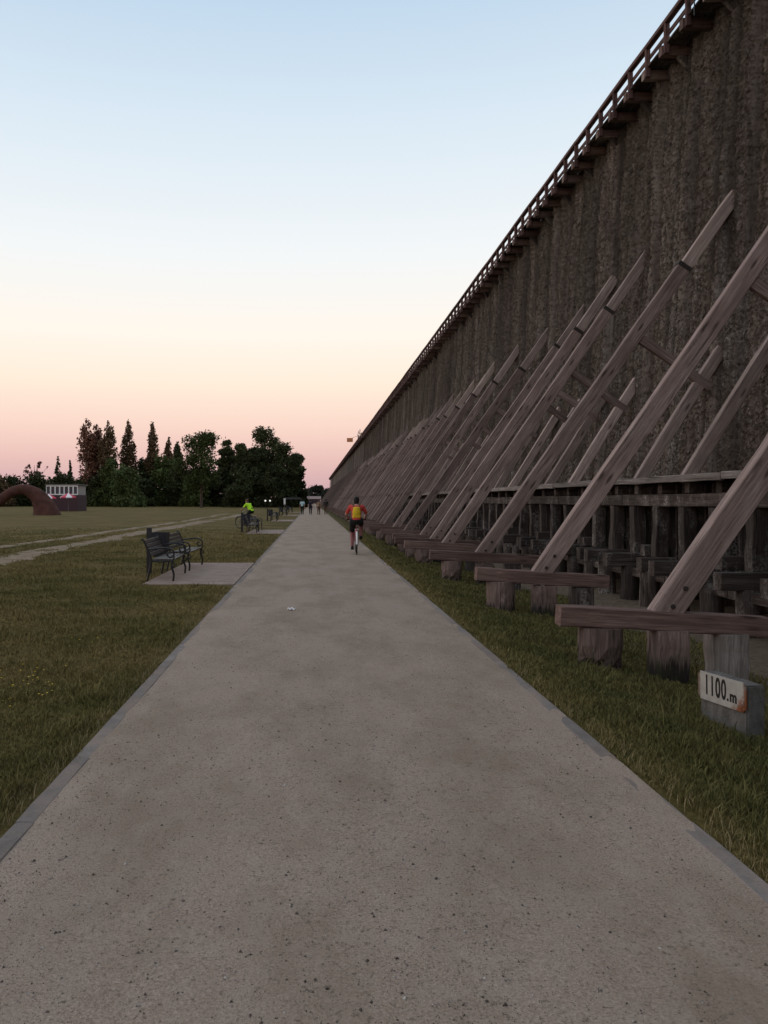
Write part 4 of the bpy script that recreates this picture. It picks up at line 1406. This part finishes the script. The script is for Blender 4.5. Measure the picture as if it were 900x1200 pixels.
def tree(name, label, x, top, hw, D, kind, mat, seed, group, bark='bark', base=None, n=None):
    X = px(x, D); H = pz(top, D); W_ = hw * D / FPX
    r = random.Random(seed)
    t_ = thing(name, label, 'tree' if kind != 'bush' else 'bush', (X, D, 0), 0, group)
    cl, limbs = [], []
    zb = pz(base, D) if base else H * .18
    if kind == 'round':
        for i in range(26):
            u = r.random()
            z = zb + (H - zb) * (.08 + .84 * u)
            wmax = W_ * math.sin(math.pi * (.18 + .74 * u)) ** .7
            a = r.uniform(0, 6.28); q = r.uniform(.25, .85) * wmax
            rr = W_ * r.uniform(.2, .40)
            c = V(X + q * math.cos(a), D + q * math.sin(a), min(z, H - rr * .8))
            cl.append((c, (rr, rr, rr * .8)))
            if i < 9: limbs.append((q * math.cos(a), q * math.sin(a), c.z, max(zb * .6, c.z * .55)))
        cl.append((V(X, D, zb + (H - zb) * .5), (W_ * .55, W_ * .55, (H - zb) * .4)))
    elif kind == 'poplar':
        for i in range(20):
            u = i / 19
            z = zb + (H - zb) * u
            w = W_ * (math.sin(math.pi * (.12 + .83 * u)) ** .8)
            for q in range(2):
                a = r.uniform(0, 6.28)
                rr = max(.25, w * r.uniform(.35, .65))
                cl.append((V(X + w * .5 * math.cos(a), D + w * .5 * math.sin(a), z), (rr, rr, (H - zb) * .05 + rr * .7)))
            if i % 3 == 1: limbs.append((w * .6 * math.cos(a), w * .6 * math.sin(a), z, z * .7))
        cl.append((V(X, D, H), (W_ * .10, W_ * .10, (H - zb) * .05)))
    elif kind == 'conifer':
        for i in range(14):
            u = i / 13
            z = zb + (H - zb) * u
            w = W_ * (1 - u) + .12
            for q in range(3):
                a = r.uniform(0, 6.28)
                cl.append((V(X + w * .6 * math.cos(a), D + w * .6 * math.sin(a), z), (w * .5 + .1, w * .5 + .1, (H - zb) * .035 + .15)))
    elif kind == 'bush':
        for i in range(22):
            a = r.uniform(0, 6.28); q = r.uniform(0, .85) * W_
            u = r.random()
            rr = W_ * r.uniform(.28, .5)
            z = max(rr * .5, (H - rr * .7) * (.12 + .95 * u) * (1 - .25 * (q / W_) ** 2))
            cl.append((V(X + q * math.cos(a), D + q * math.sin(a), z), (rr, rr, rr)))
            if i < 4: limbs.append((q * math.cos(a), q * math.sin(a), z, H * .1))
        for i in range(6):
            cl.append((V(X + W_ * (i - 2.5) * .36, D, H * .12), (W_ * .3, W_ * .3, H * .16)))
    elif kind == 'bare':
        for i in range(10):
            a = r.uniform(0, 6.28); q = r.uniform(.3, 1) * W_
            z = H * r.uniform(.7, 1)
            limbs.append((q * math.cos(a), q * math.sin(a) * .5, z, H * r.uniform(.3, .6)))
            cl.append((V(X + q * math.cos(a), D, z), (.5, .5, .5)))
    trunk_mb(X, D, H * (.92 if kind not in ('bush',) else .6), max(.12, H * .017), limbs, seed).build('trunk', bark, t_)
    size = max(.22, D * .0016) * (1.15 if kind == 'bush' else 1)
    n = n or {'round': 7000, 'poplar': 4200, 'conifer': 1800, 'bush': 6500, 'bare': 160}[kind]
    Vv, F = leaves(cl, n, size, seed)
    link('crown', np_mesh('crown', Vv, F, mat), None, t_)
    return t_

G = 'trees beyond the lawn'
# dead-leaved poplars
tree('poplar_tree', 'tallest rust brown poplar with pale bare lower trunk behind the arch', 102, 494, 13, 230, 'poplar', 'leaf_rust', 1, G, 'pale_bark', 566)
tree('poplar_tree', 'rust brown poplar in the middle of the brown poplar clump', 114, 500, 13, 233, 'poplar', 'leaf_rust', 2, G, 'pale_bark', 562)
tree('poplar_tree', 'olive brown poplar at the end of the brown clump toward the path', 127, 497, 13, 228, 'poplar', 'leaf_olive', 3, G, 'pale_bark', 566)
tree('poplar_tree', 'lone pointed olive poplar above the light green willow', 150, 497, 11, 236, 'poplar', 'leaf_olive', 4, G)
tree('poplar_tree', 'slim pointed olive poplar between the lone poplar and the round tree', 178, 498, 9, 238, 'poplar', 'leaf_olive', 5, G)
tree('poplar_tree', 'short thin poplar top showing beside the round lawn tree', 197, 516, 8, 244, 'poplar', 'leaf_olive', 6, G)
tree('poplar_tree', 'low poplar top half hidden behind the round lawn tree', 208, 520, 8, 247, 'poplar', 'leaf_dark', 7, G)
tree('conifer_tree', 'small dark pointed conifer behind the pavilion', 68, 536, 9, 240, 'conifer', 'leaf_dark', 8, G)
tree('conifer_tree', 'smaller pointed conifer between pavilion and brown poplars', 82, 541, 7, 240, 'conifer', 'leaf_dark', 9, G)
tree('bare_tree', 'nearly leafless tree with thin branches above the arch', 40, 541, 16, 236, 'bare', 'leaf_rust', 10, G)
tree('round_tree', 'broad round green tree standing free on the lawn with visible trunk', 236, 506, 32, 188, 'round', 'leaf_mid', 11, G, 'bark', 574, 9000)
tree('pine_tree', 'dark tall tree just behind the round lawn tree', 266, 515, 14, 225, 'round', 'leaf_dark', 12, G, 'bark', 560)
tree('pine_tree', 'dark tree in the gap between round tree and big dark tree', 283, 519, 14, 222, 'round', 'leaf_dark', 13, G, 'bark', 562)
tree('broadleaf_tree', 'biggest dark broadleaf tree of the grove by the path', 313, 500, 31, 212, 'round', 'leaf_dark', 14, G, 'bark', 570, 11000)
tree('broadleaf_tree', 'dark tree on the lawn side of the biggest grove tree', 294, 524, 20, 206, 'round', 'leaf_dark', 15, G, 'bark', 576)
tree('broadleaf_tree', 'dark tree on the path side of the biggest grove tree', 334, 518, 19, 206, 'round', 'leaf_dark', 16, G, 'bark', 572)
tree('broadleaf_tree', 'last dark grove tree overhanging the edge of the path', 346, 531, 15, 200, 'round', 'leaf_dark', 17, G, 'bark', 572)
bl = [(-10, 556, 24, 'olive'), (16, 553, 22, 'dark'), (44, 556, 20, 'dark'), (72, 557, 20, 'dark'), (98, 560, 18, 'dark'), (113, 556, 15, 'dark'),
      (130, 541, 21, 'mid'), (152, 546, 18, 'willow'), (174, 538, 20, 'dark'), (196, 535, 20, 'mid'), (215, 540, 18, 'dark'), (243, 548, 22, 'dark'),
      (265, 548, 20, 'dark'), (284, 550, 20, 'dark'), (303, 548, 20, 'dark'), (322, 546, 20, 'dark'), (338, 550, 16, 'dark'), (349, 556, 11, 'dark'), (141, 560, 15, 'mid'), (164, 558, 15, 'dark'), (228, 558, 16, 'mid')]
where = ['at the far side of the arch from the path', 'behind the crown of the arch', 'behind the foot of the arch', 'behind the pavilion roof', 'below the tallest brown poplar',
         'below the middle brown poplar', 'below the olive brown poplar', 'below the lone pointed poplar', 'below the slim pointed poplar', 'below the short thin poplar', 'below the low poplar top',
         'behind the trunk of the round lawn tree', 'behind the gap past the round tree', 'under the dark gap trees', 'under the lawn side of the grove', 'under the biggest grove tree', 'under the path side of the grove', 'under the last grove tree by the path', 'low in the gap on the arch side of the willowy bush', 'low in the gap on the path side of the willowy bush', 'low on the arch side of the round lawn tree']
cols = {'olive': ('leaf_olive', 'olive'), 'dark': ('leaf_dark', 'dark green'), 'mid': ('leaf_mid', 'green'), 'willow': ('leaf_willow', 'light green willowy')}
for i, ((x, tp, hw, c), wh) in enumerate(zip(bl, where)):
    D = 232 + (i * 37 % 20) - 10
    if c == 'willow': D = 206
    if 13 <= i < 18: D = 196 + (i % 3) * 4
    tree('bush', '%s bush growing %s' % (cols[c][1], wh), x, tp, hw, D, 'bush', cols[c][0], 40 + i, 'bushes along the lawn edge')
tree('far_tree', 'greyish dark tree closing the view at the end of the path', 372, 569, 11, 520, 'round', 'leaf_far', 70, 'trees at the end of the path', 'bark', 585, 2500)
tree('far_tree', 'greyish lower tree beside the grove at the end of the path', 359, 572, 10, 510, 'round', 'leaf_far', 71, 'trees at the end of the path', 'bark', 585, 2500)
tree('far_tree', 'greyish tree beside the far end of the tower', 383, 573, 9, 530, 'round', 'leaf_far', 72, 'trees at the end of the path', 'bark', 585, 2500)

# ------------------------------------------------------------------ grass, flowers, pebbles
def in_bay(x, y):
    m = np.zeros(len(x), bool)
    for b in BAYS:
        m |= (x > -3.28) & (y > b - .03) & (y < b + BAYL + .03) & (x < PL)
    return m
def on_rut(x, y):
    c1 = -8.45 + .25 * np.sin(y * .09 + 1) + .1 * np.sin(y * .4)
    c2 = -10.5 + .25 * np.sin(y * .09 + 2) + .1 * np.sin(y * .4)
    nn = vnoise(x * 2.1 + 70, y * 1.3 + 70, 31)
    return (np.abs(x - c1) < .95 * (nn - .12)) | (np.abs(x - c2) < .75 * (nn - .28))
def gz_np(x, y):
    z = ground_z(x)
    w = ((x < PL - .3) | (x > 2.1)) & (y > -20) & (y < 80) & (np.abs(x) < 30)
    return z + np.where(w, .018 * np.sin(x * 1.3 + y * .7) * np.sin(y * .43 - x * .6) - .004, 0)

def blades(x, y, h, w, r):
    n = len(x)
    z = gz_np(x, y) - .004
    a = r.uniform(0, 6.28, n)
    lean = r.uniform(.15, .9, n) * h
    p = np.stack([x, y, z], 1)
    s = np.stack([np.cos(a) * w, np.sin(a) * w, np.zeros(n)], 1)
    ld = r.uniform(0, 6.28, n)
    tip = p + np.stack([np.cos(ld) * lean, np.sin(ld) * lean, h], 1)
    mid_ = p + np.stack([np.cos(ld) * lean * .3, np.sin(ld) * lean * .3, h * .62], 1)
    Vv = np.stack([p - s, p + s, mid_ + s * .7, mid_ - s * .7, tip], 1).reshape(-1, 3)
    k_ = np.arange(n) * 5
    T = np.concatenate([np.stack([k_, k_ + 1, k_ + 2], 1), np.stack([k_, k_ + 2, k_ + 3], 1), np.stack([k_ + 3, k_ + 2, k_ + 4], 1)])
    return Vv, T

def grass(name, label, n, side, seed):
    r = np.random.default_rng(seed)
    D = np.exp(r.uniform(math.log(2.6), math.log(50 if side == 'L' else 48), n))
    if side == 'L':
        x = PL + .03 - r.random(n) * np.maximum(.5, .40 * D + 2.2 - 1.5)
        edge = PL - x
    else:
        x = PR - .045 + r.random(n) ** 1.15 * 3.9
        edge = x - PR
    y = D
    patch = vnoise(x * .9 + 50, y * .9 + 50, 5)
    keep = ~in_bay(x, y)
    if side == 'L':
        keep &= ~on_rut(x, y)
    else:
        keep &= (x < 4.6 + patch * 1.6)
    keep &= (edge > .16 * vnoise(x * .1 + 9, y * 2.2 + 9, 8) - .06)
    keep &= (r.random(n) < .45 + patch) & (r.random(n) < np.clip((50 - D) / 22, 0, 1))
    x, y, edge, patch, D = x[keep], y[keep], edge[keep], patch[keep], D[keep]
    m = len(x)
    tall = vnoise(x * 2.3 + 20, y * 2.3 + 20, 6)
    h = (.016 + .034 * tall ** 1.6) * r.uniform(.5, 1.5, m)
    h *= np.where(r.random(m) < .012, 2.2, 1.0)
    if side == 'R': h *= 1.35
    h *= np.where(edge < .10, .8, 1.0)
    h *= np.where(vnoise(x * 6 + 5, y * 6 + 5, 21) > .78, 1.7, 1.0)
    w = (.0016 + .00042 * D) * r.uniform(.7, 1.4, m)
    Vv, T = blades(x, y, h, w, r)
    o = link(name, np_mesh(name, Vv, T, 'grass_blades'), None, None, None, 'stuff')
    tag(o, label, 'grass')
grass('lawn_grass', 'short patchy grass of the open lawn beside the path', 330000, 'L', 1)
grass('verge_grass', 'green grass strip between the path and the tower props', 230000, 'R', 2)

# dry loose stalks hanging over the edging
r = np.random.default_rng(9)
n = 2600
y = np.exp(r.uniform(math.log(3), math.log(22), n)); L_ = r.random(n) < .55
x = np.where(L_, PL - r.random(n) * .16, PR + r.random(n) * .16)
Vv, T = blades(x, y, r.uniform(.03, .09, n), np.full(n, .0022), r)
t = NT('dry_stalk', .9, .1); t.color(t.ramp(t.noise(t.coord('World'), 40, 2), [(.3, (.16, .12, .06)), (.7, (.33, .27, .15))]))
tag(link('dry_stalks', np_mesh('dry_stalks', Vv, T, 'dry_stalk'), None, None, None, 'stuff'), 'dry straw coloured stalks along the edging stones', 'grass')

# tiny yellow flowers in the lawn
n = 420
D = np.exp(r.uniform(math.log(5), math.log(15), n)); x = PL - .15 - r.random(n) * np.maximum(.4, .39 * D - 1.5)
pt = vnoise(x * 1.1 + 30, D * 1.1 + 30, 12)
k_ = pt > .52
x, D = x[k_], D[k_]
m = MB()
for a, b in zip(x, D):
    z = gz(a, b) + random.uniform(.03, .06)
    rr = random.uniform(.006, .011)
    vs = [(a + rr * math.cos(q * math.pi / 3), b + rr * math.sin(q * math.pi / 3), z + .003) for q in range(6)] + [(a, b, z)]
    m.add(vs, [(q, (q + 1) % 6, 6) for q in range(6)])
tag(m.build('lawn_flowers', 'flower_yellow', kind='stuff'), 'tiny yellow flowers scattered in the lawn near the path', 'flowers')

# loose grit on the path
n = 42000
D = np.exp(r.uniform(math.log(1.7), math.log(22), n))
x = r.uniform(PL + KW, PR - KW, n)
sz = r.uniform(.0016, .0042, n) * np.where(r.random(n) < .07, r.uniform(1.6, 3.2, n), 1)
base = np.array([(1, 0, 0), (-.5, .87, 0), (-.5, -.87, 0), (0, 0, .8)])
a = r.uniform(0, 6.28, n)
ca, sa = np.cos(a), np.sin(a)
e = np.minimum(x - (PL + KW), (PR - KW) - x)
zp = .012 * np.sin(D * .9 + x * 2) * np.sin(x * 1.7 - D * .31) * np.minimum(1, e / .4) + .01 * np.minimum(1, e / 1.2)
Vv = np.stack([np.stack([x + sz * (b[0] * ca - b[1] * sa * .7), D + sz * (b[0] * sa + b[1] * ca * .7), zp - .0004 + sz * b[2]], 1) for b in base], 1).reshape(-1, 3)
k_ = np.arange(n) * 4
T = np.concatenate([np.stack([k_, k_ + 1, k_ + 3], 1), np.stack([k_ + 1, k_ + 2, k_ + 3], 1), np.stack([k_ + 2, k_, k_ + 3], 1)])
tag(link('path_grit', np_mesh('path_grit', Vv, T, 'pebble'), None, None, None, 'stuff'), 'loose grit and small stones on the gravel path', 'gravel')
